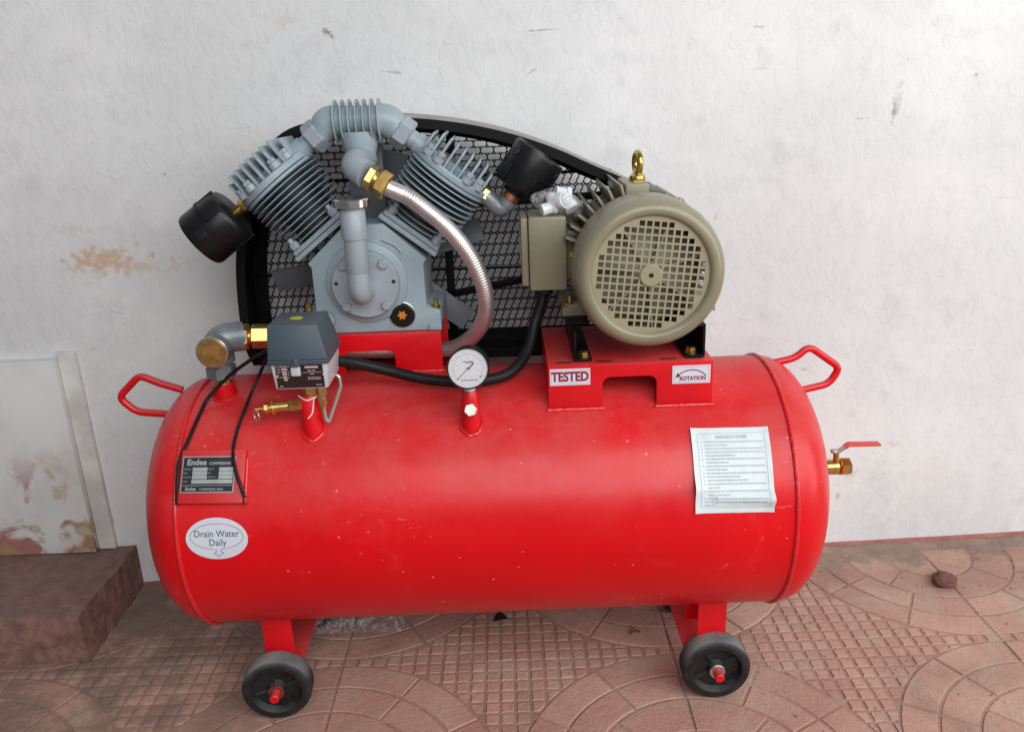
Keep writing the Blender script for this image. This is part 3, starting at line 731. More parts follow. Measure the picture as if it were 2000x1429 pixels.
for s in (-1, 1):   # foot lugs with bolts
    bm = B(); X = px+s*.1135
    box(bm, X-.0115, X+.0115, cyf-.004, cyf+.045, .6940, .7060)
    lug = build('foot_lug', bm, 'grey', crank, bevel=.002)
    bm = B(); hexn(bm, (X+s*.002, cyf+.014, .7300), (X+s*.002, cyf+.014, .7375), .0085); cyl(bm, (X+s*.002, cyf+.014, .7375), (X+s*.002, cyf+.014, .748), .0045, n=14); build('foot_bolt', bm, 'gold', crank)
cc = V((px-.003, 0, .786))
bm = B(); lathe(bm, cc+V((0, .029, 0)), (0, -1, 0), [(0, .073), (.003, .072), (.005, .068), (.005, .0)], 64); build('bearing_boss', bm, 'grey', crank)
bm = B(); lathe(bm, cc+V((0, .0235, 0)), (0, -1, 0), [(0, .0600), (.014, .0595), (.0165, .0575), (.0165, .0)], 72); cover = build('front_cover', bm, 'grey_cover', AC)
for dx, dz in ((-.035, .037), (.035, .037), (.035, -.037), (-.035, -.037)):
    bm = B(); p = cc+V((dx, .0068, dz)); hexn(bm, p, p+V((0, -.0075, 0)), .0088, random.random()); build('cover_bolt', bm, 'grey_cover', cover)
for dx in (-.0505, .0505):
    bm = B(); p = cc+V((dx, .0066, .005)); cyl(bm, p, p+V((0, -.0004, 0)), .0034, n=16); build('threaded_hole', bm, 'dark', cover)
# raised cast ribs beside the boss
bm = B(); tube(bm, spline([(px+.030, cyf-.001, .862), (px+.052, cyf-.001, .851), (px+.063, cyf-.001, .838)], 5), .0026, 8); build('cast_rib', bm, 'grey', crank)
# oil filler
fx, fy = px-.0050, -.036
bm = B(); path = fillet([(cc.x-.002, .008, .7765), (fx-.0005, fy, .7765), (fx, fy, .822)], .024, 8)
tube(bm, path, .0185, 28)
lathe(bm, (fx, fy, .818), (0, 0, 1), [(0, .0185), (.002, .0200), (.057, .0185), (.0575, .0210), (.060, .0216), (.106, .0212), (.108, .019), (.112, .0185)], 32)
of = build('oil_filler_pipe', bm, 'grey_cover', AC, sharp=50)
bm = B(); lathe(bm, (fx, fy, .9285), (0, 0, 1), [(0, 0), (0, .0275), (.0015, .0312), (.0125, .0312), (.0145, .0295), (.0152, .0), ], 48); build('filler_cap', bm, 'steel', of)
bm = B(); obox(bm, (fx+.0165, fy-.0128, .897), (.8, -.6, 0), (0, 0, 1), (.6, .8, 0), .0012, .018, .0025); build('pipe_rib', bm, 'grey_cover', of, bevel=.0008)
# sight glass
sg = V((px+.0555, .029, .7245))
bm = B(); lathe(bm, sg, (0, -1, 0), [(0, 0), (0, .0225), (.002, .0222), (.004, .0195), (.0055, .0190), (.0055, .012), (.003, .0115), (.003, 0)], 40); sgo = build('sight_glass', bm, 'black', AC)
bm = B(); lathe(bm, sg+V((0, .0005, 0)), (0, -1, 0), [(0, .024), (.0012, .024), (.0018, .0225)], 40); build('sight_ring', bm, 'nickel', sgo)
bm = B(); pl = [((.0095 if i % 2 == 0 else .0055)*math.cos(math.pi*i/6), (.0095 if i % 2 == 0 else .0055)*math.sin(math.pi*i/6)) for i in range(12)]
prism(bm, pl, sg+V((0, -.0036, 0)), (1, 0, 0), (0, 0, 1), (0, -1, 0), .001); build('sight_star', bm, 'orange', sgo)
bm = B(); p = V((px-.083, .03, .722)); cyl(bm, p, p+V((0, -.02, 0)), .017, n=28, ch=.002); build('oil_plug', bm, 'grey_cover', crank)

# ---- cylinders, heads
fin_big = fin_small = hfin = None
for s in (-1, 1):
    a, b = axd(s)
    bm = B(); obox(bm, ax(s, .124), b, (0, 1, 0), a, .060, .058, .0042)
    obox(bm, ax(s, .1335), b, (0, 1, 0), a, .0565, .055, .0042)
    cy = build('cylinder', bm, 'grey_cast', AC, bevel=.0015)
    bm = B(); cyl(bm, ax(s, .134), ax(s, .24), .042, n=48); build('barrel', bm, 'gap_shade', cy)
    for k in range(10):
        t = .1440+k*.0098
        big = k >= 3
        r = .0715+.0004*k if big else .063
        bm = B(); lathe(bm, ax(s, t), a, [(-.0013, .041), (-.0009, r-.0006), (0, r), (.0009, r-.0006), (.0013, .041)], 56); build('fin', bm, 'grey_cast', cy)
    for q, y in ((.046, .034), (-.046, .034)):
        bm = B(); p = ax(s, .138, q, y); hexn(bm, p, p+a*.013, .0085, .4); cyl(bm, p+a*.013, p+a*.021, .0048, n=12); build('base_bolt', bm, 'grey_cover', cy)
    # head
    bm = B()
    lathe(bm, ax(s, .2385), a, [(0, 0), (0, .0735), (.0015, .0750), (.0052, .0750), (.0062, .0730), (.0062, 0)], 64)
    lathe(bm, ax(s, .2458), a, [(0, 0), (0, .0740), (.0012, .0755), (.0105, .0755), (.012, .0735), (.012, 0)], 64)
    obox(bm, ax(s, .2640), b, (0, 1, 0), a, .050, .050, .0065)
    hd = build('cylinder_head', bm, 'grey_cast', AC, bevel=.0008)
    for k in range(9):
        q = -.0600+k*.0150; h = .0225 if k not in (0, 8) else .018
        wdt = math.sqrt(max(0, .074**2-q*q))*.80+.011
        tt = .2577+h
        for y0, y1 in ((.085-wdt, .085-wdt*.1), (.085-wdt*.1, .085+wdt)):
            pass
        bm = B(); obox(bm, ax(s, tt-.0005, q), b, (0, 1, 0), a, .0022, wdt, h); build('fin', bm, 'grey_cast', hd, bevel=.0012)
    for q, y in ((.051, .038), (-.051, .038), (.029, .0225), (-.029, .0225)):
        bm = B(); p = ax(s, .2576, q, y); cyl(bm, p, p+a*.010, .0105, n=20); hexn(bm, p+a*.010, p+a*.019, .0080, .5); build('head_bolt', bm, 'grey_cover', hd)
    # delivery port, union nut, elbow towards the tee
    bm = B(); t_ = .2585
    cyl(bm, ax(s, t_, .045, .075), ax(s, t_, .079, .075), .0195, n=32); cyl(bm, ax(s, t_, .079, .075), ax(s, t_, .095, .075), .0165, n=32)
    dp = build('delivery_pipe', bm, 'grey', AC)
    bm = B(); hexn(bm, ax(s, t_, .092, .075), ax(s, t_, .118, .075), .0285, .52, ch=.003); build('union_nut', bm, 'grey_cover', dp)
    bm = B(); p0 = ax(s, t_, .117, .075); p1 = ax(s, t_, .130, .075); p3 = V((px+s*.037, .075, 1.062)); 
    pm = V((p1.x-s*.012, .075, 1.062))
    d0 = (p1-p0).normalized(); q3 = p3+V((s*.004, 0, 0)); hl = (q3-p0).length*.42
    crv = [p0*(1-t)**3+(p0+d0*hl)*(3*t*(1-t)**2)+(q3+V((s*hl, 0, 0)))*(3*t*t*(1-t))+q3*t**3 for t in [i/18 for i in range(19)]]+[p3]
    tube(bm, crv, [.0240+.0030*min(1, i/8) for i in range(20)], 30); build('elbow', bm, 'grey', dp)
# finned tee on top
tcn = V((px, .075, 1.062))
bm = B(); cyl(bm, tcn+V((-.042, 0, 0)), tcn+V((.042, 0, 0)), .0245, n=40)
lathe(bm, tcn+V((0, 0, -.018)), (0, 0, -1), [(0, .0335), (.010, .0330), (.022, .0310), (.040, .0260), (.056, .0235), (.062, .0)], 36)
tee = build('finned_tee', bm, 'grey', AC)
tf = None
for k in range(7):
    if tf is None:
        bm = B(); lathe(bm, (0, 0, 0), (1, 0, 0), [(-.0014, .02), (-.0011, .0355), (0, .0365), (.0011, .0355), (.0014, .02)], 48); tf = build('fin', bm, 'grey', tee); o = tf
    else: o = copy(tf)
    o.matrix_local = Matrix.Translation(tcn+V((-.0378+k*.0126, 0, 0)))
bm = B(); tube(bm, fillet([(px+.004, .075, .998), (px-.002, .03, .996), (px-.003, .012, .989), (px+.018, .000, .977)], .020, 8), .0235, 28); ball(bm, (px-.002, .018, .989), .0245, sub=3)
build('outlet_elbow', bm, 'grey_cover', tee)
h0 = V((px+.012, .001, .981)); hd_ = V((.83, -.10, -.55)).normalized()
bm = B(); hexn(bm, h0+hd_*.010, h0+hd_*.023, .0225, .2); cyl(bm, h0+hd_*.023, h0+hd_*.029, .0155, n=24); bn = build('hose_nipple', bm, 'brass_hex', AC)
bm = B(); hexn(bm, h0+hd_*.028, h0+hd_*.050, .0235, .35, ch=.003); build('hose_nut', bm, 'brass', bn)
bm = B(); box(bm, px-.034, px+.030, .118, .150, .885, 1.02); build('rear_support', bm, 'grey_dark', crank, bevel=.003)

# flexible hose from the tee round to the check valve on the tank
e0 = h0+hd_*.048
pth = spline([e0, (-.1180, -.005, .9400), (-.096, -.008, .9245), (-.0465, -.012, .8795), (-.0100, -.012, .8250), (.0078, -.008, .7680), (.0040, .006, .7200), (-.0215, .035, .676), (-.0640, .065, .6460),
              (-.12, .08, .640), (-.20, .08, .642), (-.27, .06, .655), (-.33, .01, .690), (-.365, -.025, .7110)], 24)
pth = resample(pth, .00115)
bm = B(); rr = []
for i, p in enumerate(pth):
    rr.append(.0145 if i < 26 else .0142+.00038*math.sin(2*math.pi*i*.00115/.0046))
tube(bm, pth, rr, 20); build('flexible_hose', bm, 'hose', AC, sharp=180)

# check valve group on the left of the tank
bx_, by_ = -.456, -.052
bm = B(); cyl(bm, (bx_, by_, .595), (bx_, by_, .6365), .0195, n=28, ch=.001); stub = build('tank_socket', bm, 'red', AC)
bm = B(); foot(bm, bx_, by_, .0205, .0028); build('weld_bead', bm, 'red_weld', stub)
bm = B(); cyl(bm, (bx_, by_, .636), (bx_, by_, .648), .0165, n=24); hexn(bm, (bx_, by_, .640), (bx_, by_, .647), .018); chk = build('check_valve', bm, 'brass', AC)
bm = B(); hexn(bm, (bx_, by_, .647), (bx_, by_, .668), .0255, .5); cyl(bm, (bx_, by_, .668), (bx_, by_, .69), .021)
tube(bm, fillet([(bx_, by_, .675), (bx_+.001, by_, .716), (bx_+.040, by_+.018, .7135)], .03, 8), .0255, 28)
cyl(bm, (bx_+.004, by_+.01, .7035), (bx_+.004, by_-.038, .7035), .0255, n=36)
build('elbow_body', bm, 'galv', chk)
bm = B(); cyl(bm, (bx_+.004, by_-.036, .7035), (bx_+.004, by_-.043, .7035), .0272, n=40, ch=.0015); build('seal_ring', bm, 'nickel', chk)
bm = B(); cyl(bm, (bx_+.004, by_-.042, .7035), (bx_+.004, by_-.0455, .7035), .0245, n=40, ch=.001); lathe(bm, (bx_+.004, by_-.0455, .7035), (0, -1, 0), [(0, .0165), (.0012, .016), (.0012, .0)], 36); build('brass_plug', bm, 'brass_dull', chk)
d = V((.065, .008, -.0035)).normalized(); q0 = V((bx_+.034, by_+.014, .7140))
bm = B(); hexn(bm, q0, q0+d*.018, .0225, .3); cyl(bm, q0+d*.018, q0+d*.024, .014, n=20); build('brass_nut', bm, 'brass', chk)
bm = B(); hexn(bm, q0+d*.022, q0+d*.052, .0215, .1, ch=.002); build('hose_union', bm, 'brass_hex', chk)

# ---- intake filters
def intake(c, axis, r, L, label):
    """drum filter; c is the centre of the face towards the pump"""
    axis = V(axis).normalized(); bm = B()
    lathe(bm, c, axis, [(0, 0), (0, r*.78), (.004, r*.90), (.012, r*.965), (L*.50, r*.985), (L*.50, r*1.03), (L*.545, r*1.03), (L*.545, r*.985), (L-.006, r), (L, r*.955), (L, r*.80), (L-.004, r*.78), (L-.004, 0)], 48)
    o = build('intake_filter', bm, 'black', AC); o['label'] = label
    u, v, w = basis(axis)
    for k in range(6):
        a = k*math.pi/3+.35; n_ = u*math.cos(a)+v*math.sin(a); bm = B()
        obox(bm, V(c)+axis*(L*.27)+n_*(r*.965), n_, n_.cross(axis), axis, .0022, .0022, L*.22); build('filter_rib', bm, 'black', o, bevel=.001)
    for k in range(3):
        a = k*2*math.pi/3+2.2; n_ = u*math.cos(a)+v*math.sin(a); bm = B()
        cyl(bm, V(c)+axis*(L*.74)+n_*(r*.90), V(c)+axis*(L*.74)+n_*(r*1.012), .0095, n=20, ch=.001); build('filter_clip', bm, 'black', o)
    return o
aL, bL = axd(-1); aR, bR = axd(1)
n0 = ax(-1, .2560, -.069, .075)
bm = B(); hexn(bm, n0, n0-bL*.012, .0125, .3); cyl(bm, n0-bL*.010, n0-bL*.030, .0095, n=20); build('filter_nipple', bm, 'brass', AC)
dl = V((-.80, -.10, -.58)).normalized()
intake(V((-.4300, .060, .9160)), dl, .0525, .082, 'black drum air filter hanging off the left cylinder head')
n1 = ax(1, .2540, -.064, .075)
bm = B(); hexn(bm, n1, n1-bR*.014, .0165, .2, ch=.002); rn = build('filter_nipple', bm, 'brass_hex', AC)
ud = V((.60, -.02, .80)).normalized()
p_ = n1-bR*.010; p3 = V((.0560, .075, .9170))
bm = B(); dd = -bR; hl = .034; tube(bm, [p_*(1-t)**3+(p_+dd*hl)*(3*t*(1-t)**2)+(p3-ud*hl)*(3*t*t*(1-t))+p3*t**3 for t in [i/18 for i in range(19)]], .0155, 26)
cyl(bm, p3-ud*.012, p3, .0172, n=28); build('street_elbow', bm, 'galv', rn)
bm = B(); cyl(bm, p3, p3+ud*.014, .0150, n=28, ch=.001); build('copper_ring', bm, 'copper', rn)
bm = B(); cyl(bm, p3+ud*.013, p3+ud*.026, .021, n=28); build('filter_neck', bm, 'black', rn)
intake(p3+ud*.022, ud, .0490, .0765, 'black drum air filter standing up beside the right cylinder')

# ---- flywheel fan behind the pump
fc = V((px-.005, .200, .792))
bm = B(); cyl(bm, fc+V((0, -.02, 0)), fc+V((0, .02, 0)), .045, n=36); fw = build('flywheel_fan', bm, 'grey_dark', AC)
for dg in (15, -37, 76, 131, 189, 250):
    u = V((math.cos(R(dg)), 0, math.sin(R(dg)))); w = V((-u.z, .35, u.x)).normalized(); bm = B()
    obox(bm, fc+u*.125, u, w, u.cross(w), .088, .023, .004); build('fan_blade', bm, 'grey_dark', fw, bevel=.001)

# ---- belt guard
out = [(-.4660, .600), (-.4780, .640), (-.4800, .700), (-.4740, .790), (-.4600, .860), (-.4350, .930), (-.3980, 1.000), (-.3620, 1.038), (-.3080, 1.0590), (-.2120, 1.0650), (-.1190, 1.0610), (-.0200, 1.0470),
       (.0663, 1.0255), (.1450, .9970), (.2068, .9680), (.2880, .9300), (.3450, .895), (.3850, .850), (.400, .790), (.396, .720), (.385, .66), (.370, .5980)]
sm = spline([V((x, 0, z)) for x, z in out], 6); O2 = [(p.x, p.z) for p in sm]
gc = V((-.05, .82))
def shrink(P, d):
    n = len(P); res = []
    for i, p in enumerate(P):
        a, b = V(P[i-1]), V(P[(i+1) % n])
        if i == 0: a = V(p)+V((.05, 0))
        if i == n-1: b = V(p)-V((.05, 0))
        t = (b-a).normalized(); nn = V((t.y, -t.x)); res.append((p[0]+nn.x*d, p[1]+nn.y*d))
    return res
def strip(bm, A, Ya, Bq, Yb, closed=True):
    va = [bm.verts.new((x, Ya, z)) for x, z in A]; vb = [bm.verts.new((x, Yb, z)) for x, z in Bq]; n = len(A)
    for i in range(n if closed else n-1): bm.faces.new((va[i], va[(i+1) % n], vb[(i+1) % n], vb[i]))
gf, gb = .150, .262
I1, I2, I3 = shrink(O2, .0022), shrink(O2, .017), shrink(O2, .030)
bm = B()
strip(bm, O2, gf, O2, gb); strip(bm, I1, gf, I1, gb); strip(bm, O2, gf, I1, gf); strip(bm, O2, gb, I3, gb); strip(bm, I3, gb, I3, gb-.003); strip(bm, I3, gb-.003, I1, gb-.003)
strip(bm, O2, gf-.0005, I2, gf-.0005); strip(bm, I2, gf-.0005, I2, gf+.0020); strip(bm, I2, gf+.0020, I1, gf+.0020)
guard = build('belt_guard', bm, 'black_metal', AC, sharp=40)
k0 = next(i for i, p in enumerate(O2) if p[0] > -.17); k1 = next(i for i, p in enumerate(O2) if p[0] > .31)
seg = O2[k0:k1]; up1 = [(x+.0005, z+.0006) for x, z in seg]
bm = B(); tp = [max(.0010, .0048*(1-.8*i/len(seg))) for i in range(len(seg))]
strip(bm, up1, gf-.002, [(x, z+t) for (x, z), t in zip(up1, tp)], gf-.002, False); strip(bm, [(x, z+t) for (x, z), t in zip(up1, tp)], gf-.002, [(x, z+t) for (x, z), t in zip(up1, tp)], gb, False)
strip(bm, up1, gf-.002, up1, gb, False)
build('guard_edge_strip', bm, 'rim_grey', guard)
def inside(x, z, P):
    c = False; n = len(P); j = n-1
    for i in range(n):
        xi, zi = P[i]; xj, zj = P[j]
        if (zi > z) != (zj > z) and x < (xj-xi)*(z-zi)/(zj-zi)+xi: c = not c
        j = i
    return c
def perforated(name, z0, z1, cw, ch_, lean, horizontal):
    """pressed sheet with peanut shaped holes in staggered rows"""
    verts, faces = [], []; n = 24
    long_, short = (cw, ch_) if horizontal else (ch_, cw)
    Lh = long_*.5; Sh = short*.5; web = .00095
    hole = []; rr_h = Sh-web*.7; fl = Lh-web-rr_h
    for sg in (1, -1):
        for i in range(9): t = R(-84+21*i); hole.append((sg*(fl+rr_h*math.cos(t)), sg*rr_h*math.sin(t)))
        for q in (.45, 0, -.45): hole.append((sg*fl*q, sg*rr_h))
    hole = [(u, v*(1-.20*math.exp(-(u/(Lh*.30))**2))) for u, v in hole]
    rect = []
    for u, v in hole:
        k = max(abs(u)/Lh, abs(v)/Sh, 1e-6); rect.append((u/k, v/k))
    rows = int((z1-z0)/ch_)+1
    for r in range(rows):
        zc = z0+ch_*(r+.5); off = (r % 2)*.5*cw + (0 if horizontal else lean*ch_*r*.0)
        x = -.52+off
        while x < .42:
            if inside(x, zc, OC) and zc+ch_*.5 <= z1+1e-4:
                k = len(verts)
                for ringp, yy in ((rect, gb-.001), (hole, gb-.001), (hole, gb-.0019), (rect, gb-.0019)):
                    for u, v in ringp:
                        du, dv = (u, v) if horizontal else (v, u)
                        if not horizontal: du += lean*cw*math.tanh(dv/(.17*ch_))
                        verts.append((x+du, yy, zc+dv))
                for a, b_ in ((0, 1), (1, 2), (2, 3)):
                    for i in range(n):
                        j = (i+1) % n; faces.append((k+a*n+i, k+a*n+j, k+b_*n+j, k+b_*n+i))
            x += cw
    me = bpy.data.meshes.new(name); me.from_pydata(verts, [], faces); me.materials.append(M['black_metal'])
    o = bpy.data.objects.new(name, me); COL.objects.link(o); o.parent = guard; return o
ZS = .9465; OC = shrink(O2, .013)
perforated('perforated_sheet', ZS, 1.066, .0262, .0129, 0, True)
perforated('perforated_sheet', .7600, ZS-.004, .0146, .0228, .20, False)
perforated('perforated_sheet', .5780, .7570, .0146, .02237, .20, False)
def gstrut(pts, w, y0=gb-.012, y1=gb-.0045, name='guard_strut'):
    bm = B(); (xa_, za), (xb_, zb_) = pts; d = V((xb_-xa_, 0, zb_-za)); u = d.normalized(); v = V((0, 1, 0)).cross(u)
    obox(bm, V(((xa_+xb_)/2, (y0+y1)/2, (za+zb_)/2)), u, v, (0, 1, 0), d.length/2, w/2, (y1-y0)/2); build(name, bm, 'black_metal', guard, bevel=.0008)
gstrut(((-.0695, .585), (-.0700, .915)), .0165); gstrut(((-.0560, .95), (-.0530, 1.042)), .0165)
gstrut(((-.400, ZS-.002), (.262, ZS-.002)), .0052, gb-.006, gb-.0032); gstrut(((-.474, .7590), (.395, .7560)), .0045, gb-.006, gb-.0032)
gstrut(((-.070, .7060), (.20, .7520)), .0150); gstrut(((-.055, .888), (.30, .899)), .0150); gstrut(((-.466, .578), (.36, .578)), .026, gb-.01, gb-.003)

# ---- pressure switch on its stand pipe
sx_, sy_ = -.2870, -.134
bm = B(); lathe(bm, (sx_, sy_, .555), (0, 0, 1), [(0, .0175), (.078, .0165), (.083, .0145), (.083, 0)], 32); sp1 = build('stand_pipe', bm, 'red', AC)
bm = B(); foot(bm, sx_, sy_, .0185, .0034); build('weld_bead', bm, 'red_weld', sp1)
bm = B(); tube(bm, spline([(sx_-.0165, sy_-.008, .6385), (sx_, sy_-.0175, .6335), (sx_+.0155, sy_-.010, .6385)], 6)+spline([(sx_+.010, sy_-.0145, .634), (sx_+.006, sy_-.0175, .612), (sx_-.002, sy_-.0185, .602)], 6), .0011, 6); build('sealing_thread', bm, 'cap_white', sp1)
bm = B(); cyl(bm, (sx_+.003, sy_, .636), (sx_+.003, sy_, .646), .0125, n=20); hexn(bm, (sx_+.003, sy_, .640), (sx_+.003, sy_, .6585), .0148, .25); cyl(bm, (sx_+.003, sy_, .6585), (sx_+.003, sy_, .664), .0135, n=20); ps = build('brass_socket', bm, 'brass', AC)
def tap(bm, x0, x1, y0, y1, za, zb, ix, iy0, iy1, ir=None):
    ir = ix if ir is None else ir
    a = [bm.verts.new(p) for p in ((x0, y0, za), (x1, y0, za), (x1, y1, za), (x0, y1, za))]
    b_ = [bm.verts.new(p) for p in ((x0+ix, y0+iy0, zb), (x1-ir, y0+iy0, zb), (x1-ir, y1-iy1, zb), (x0+ix, y1-iy1, zb))]
    bm.faces.new(list(reversed(a))); bm.faces.new(b_); bridge(bm, a, b_)
bm = B(); tap(bm, -.3270, -.2430, -.180, -.088, .6630, .7080, -.0035, -.003, -.003)
sb = build('switch_body', bm, 'sw_body', AC, bevel=.005)
bm = B(); tap(bm, -.3335, -.2365, -.1875, -.081, .7065, .7135, .0, .0, .0); tap(bm, -.3325, -.2375, -.1865, -.082, .7136, .7665, .0015, .016, .004, .0150)
lid = build('switch_lid', bm, 'sw_lid', AC, bevel=.0025)
bm = B(); lathe(bm, (-.2945, -.128, .7667), (0, 0, 1), [(0, 0), (0, .0105), (.0004, .0105), (.0004, 0)], 32)
for v in bm.verts: v.co.y = -.128+(v.co.y+.128)*.85
build('yellow_dot', bm, 'yellow', lid)
for x in (-.2965, -.2835):
    bm = B(); prism(bm, [(-.1885, .706), (-.183, .706), (-.1745, .7345), (-.1800, .7345)], (x-.0009, 0, 0), (0, 1, 0), (0, 0, 1), (1, 0, 0), .0018); build('lid_rib', bm, 'sw_lid', lid)
bm = B(); box(bm, -.2965, -.2835, -.1905, -.181, .7035, .7085); lathe(bm, (-.290, -.1850, .7085), (0, 0, 1), [(0, .0055), (.006, .0050), (.008, .003), (.008, 0)], 18); build('lid_screw', bm, 'sw_lid', lid, bevel=.0008)
bm = B(); box(bm, -.2980, -.2830, -.1872, -.180, .6875, .7035); build('latch', bm, 'sw_body', sb, bevel=.002)
# label: body front face leans a little; map on it
lm = lambda a, b: V((a, -.1802-(b-.663)*.003/.045-.0011, b))
f = Flat(); f.rect(-.3225, -.2480, .6665, .7055, 1); lp = f.build('switch_label', lm, 'plate_maroon', sb)
lm2 = lambda a, b: V((a, -.1802-(b-.663)*.003/.045-.0016, b))
f = Flat()
f.words(-.3205, -.3000, .7035, .0016, 1); f.rect(-.3130, -.3040, .6975, .7010); f.rect(-.3122, -.3052, .6928, .6960); f.rect(-.3122, -.3052, .6885, .6918); f.rect(-.3122, -.3052, .6838, .6870); f.rect(-.3110, -.3050, .6795, .6825)
for z in (.6990, .6945, .6900, .6855): f.words(-.3205, -.3145, z, .0013, int(z*1e5)); f.words(-.3040, -.2990, z-.001, .0011, int(z*1e5)+3)
f.rect(-.2760, -.2550, .6995, .7030); f.words(-.2720, -.2600, .6955, .0014, 5); f.rect(-.2800, -.2500, .6920, .6927); f.words(-.2690, -.2620, .6895, .0012, 6)
f.words(-.2730, -.2510, .6835, .0013, 7); f.words(-.2730, -.2510, .6810, .0013, 8); f.words(-.2610, -.2520, .6710, .0016, 9); f.words(-.3190, -.3110, .6700, .0016, 10)
f.build('lettering', lm2, 'print_pink', lp)
bm = B()
for x, z in ((-.3215, .6870), (-.2480, .6880)): ball(bm, (x, -.1835, z), .0016, sub=2)
build('label_rivets', bm, 'sw_body', lp)
# unloader tube and its fittings
bm = B(); ux, uy = -.2625, -.150; hexn(bm, (ux, uy, .640), (ux, uy, .6625), .0080, .2); hexn(bm, (ux, uy, .624), (ux, uy, .637), .0072); cyl(bm, (ux, uy, .618), (ux, uy, .645), .0052, n=16); un = build('unloader_fitting', bm, 'brass_hex', AC)
bm = B(); tube(bm, fillet([(ux, uy, .625), (-.2615, -.150, .5985), (-.2570, -.148, .5920), (-.2345, -.130, .6480), (-.2360, -.128, .6665), (-.262, -.125, .6700)], .006, 5), .0035, 10); build('unloader_tube', bm, 'nickel', un)
# safety valve
bm = B(); q = V((sx_-.012, sy_-.008, .6235)); d = V((-1, -.12, -.035)).normalized()
hexn(bm, q, q+d*.022, .0095, .3); cyl(bm, q+d*.022, q+d*.044, .0082, n=24); cyl(bm, q+d*.044, q+d*.048, .0125, n=28, ch=.0008); cyl(bm, q+d*.048, q+d*.053, .0065, n=20); hexn(bm, q+d*.053, q+d*.062, .0085); cyl(bm, q+d*.062, q+d*.076, .0028, n=12)
sv = build('safety_valve', bm, 'brass', AC)
bm = B(); torus(bm, q+d*.0745+V((0, -.001, -.011)), (.75, .65, 0), .0098, .0013, 30, 8); build('pull_ring', bm, 'nickel', sv)

# ---- pressure gauge on its stand pipe
gx, gy_ = -.0215, -.136
bm = B(); lathe(bm, (gx, gy_, .553), (0, 0, 1), [(0, .0165), (.050, .0158), (.066, .0155), (.080, .0125), (.083, .0110), (.083, 0)], 32); gp_ = build('gauge_pipe', bm, 'red', AC)
bm = B(); foot(bm, gx, gy_, .0180, .0036); build('weld_bead', bm, 'red_weld', gp_)
bm = B(); hexn(bm, (gx+.001, gy_-.0150, .606), (gx+.001, gy_-.0225, .6085), .0118, .2); build('blank_plug', bm, 'nickel', gp_)
gn = V((-.02, -.985, .17)).normalized(); gu = V((1, 0, 0)); gu = (gu-gn*gu.dot(gn)).normalized(); gv = gn.cross(gu)*-1
if gv.z < 0: gv = -gv
g0 = V((gx+.001, -.168, .6835))
bm = B(); cyl(bm, (gx, gy_, .634), (gx, gy_, .650), .0095, n=20); build('gauge_stem', bm, 'cap_white', gp_)
bm = B(); lathe(bm, g0-gn*.040, gn, [(0, 0), (0, .030), (.003, .0332), (.034, .0338), (.040, .0345), (.0435, .0340), (.0435, .0318), (.0405, .0314), (.0405, 0)], 64)
gg = build('pressure_gauge', bm, 'rubber', AC)
bm = B(); lathe(bm, g0+gn*.0007, gn, [(0, 0), (0, .0313), (.0002, .0313), (.0002, 0)], 56); dial = build('dial', bm, 'dial', gg)
gm = lambda a, b: g0+gn*.0014+gu*a+gv*b
f = Flat()
for k in range(41):
    an = R(225-270*k/40); r0 = .0222 if k % 5 else .0205; f.line([(r0*math.cos(an), r0*math.sin(an)), (.0236*math.cos(an), .0236*math.sin(an))], .00045)
f.ell(0, 0, .0237, .0237, .0004, -45, 225)
f.build('scale', gm, 'print_grey', gg)
f = Flat()
for k in range(9):
    an = R(225-270*k/8); f.text(str(k*2), .0170*math.cos(an), .0170*math.sin(an), .0042); 
for k in range(1, 11):
    an = R(232-284*k/11); f.text(str(k*25), .0272*math.cos(an), .0272*math.sin(an), .0034)
f.text('bar', -.004, -.0125, .0034); f.text('psi', .005, -.0125, .0034)
f.build('numerals', gm, 'print_mid', gg)
f = Flat(); f.line([(-.0075, .0110), (.0055, .0112)], .0013); f.line([(-.004, .0088), (.0050, .0092)], .0010); f.line([(.0050, .0112), (.0088, .0092), (.0075, .0058), (.0035, .0028), (.0020, -.001)], .0026)
f.words(-.0115, .0150, -.0190, .0016, 4); f.poly([(.0175, -.0135), (.0215, -.0120), (.0200, -.0160)])
f.build('dial_print', gm, 'ink', gg)
gm2 = lambda a, b: g0+gn*.0020+gu*a+gv*b
f = Flat(); f.line([(.003, .003), (-.0165, -.0165)], .0010); f.ell(0, 0, .0012, .0012, .0024, n=20); f.ell(-.0168, -.0168, .0010, .0010, .0009, n=16); f.build('needle', gm2, 'ink', gg)
bm = B(); lathe(bm, g0+gn*.0028, gn, [(0, 0), (0, .0316), (.0003, .0316), (.0003, 0)], 56); build('gauge_glass', bm, 'glass', gg)

# ---- nameplate bracket and stickers on the tank
pa = R(34.5); pn = V((0, -math.cos(pa), math.sin(pa))); pv = V((0, math.sin(pa), math.cos(pa))); rr_ = R(1.5)
pu = V((1, 0, 0)); pu, pv = pu*math.cos(rr_)-pv*math.sin(rr_), pv*math.cos(rr_)+pu*math.sin(rr_)
pc = V((-.4445, 0, ZC))+pn*(TR+.004)
bm = B(); obox(bm, pc, pu, pv, pn, .0525, .0440, .0050)
pk = build('nameplate_bracket', bm, 'red', AC, bevel=.0025)
bm = B(); weld(bm, [pc+pu*.053+pv*.030-pn*.004, pc+pu*.054-pv*.044-pn*.006], .0028); build('weld_bead', bm, 'red_weld', pk)
npc = pc+pn*.0050+pu*(-.006)+pv*(.003)
bm = B(); obox(bm, npc+pn*.0006, pu, pv, pn, .0430, .0295, .0005); npl = build('nameplate', bm, 'plate_silver', AC); npl['label'] = 'silver edged black maker plate'
mp_ = plane_map(npc+pn*.0014, pu, pv); mp2 = plane_map(npc+pn*.0018, pu, pv)
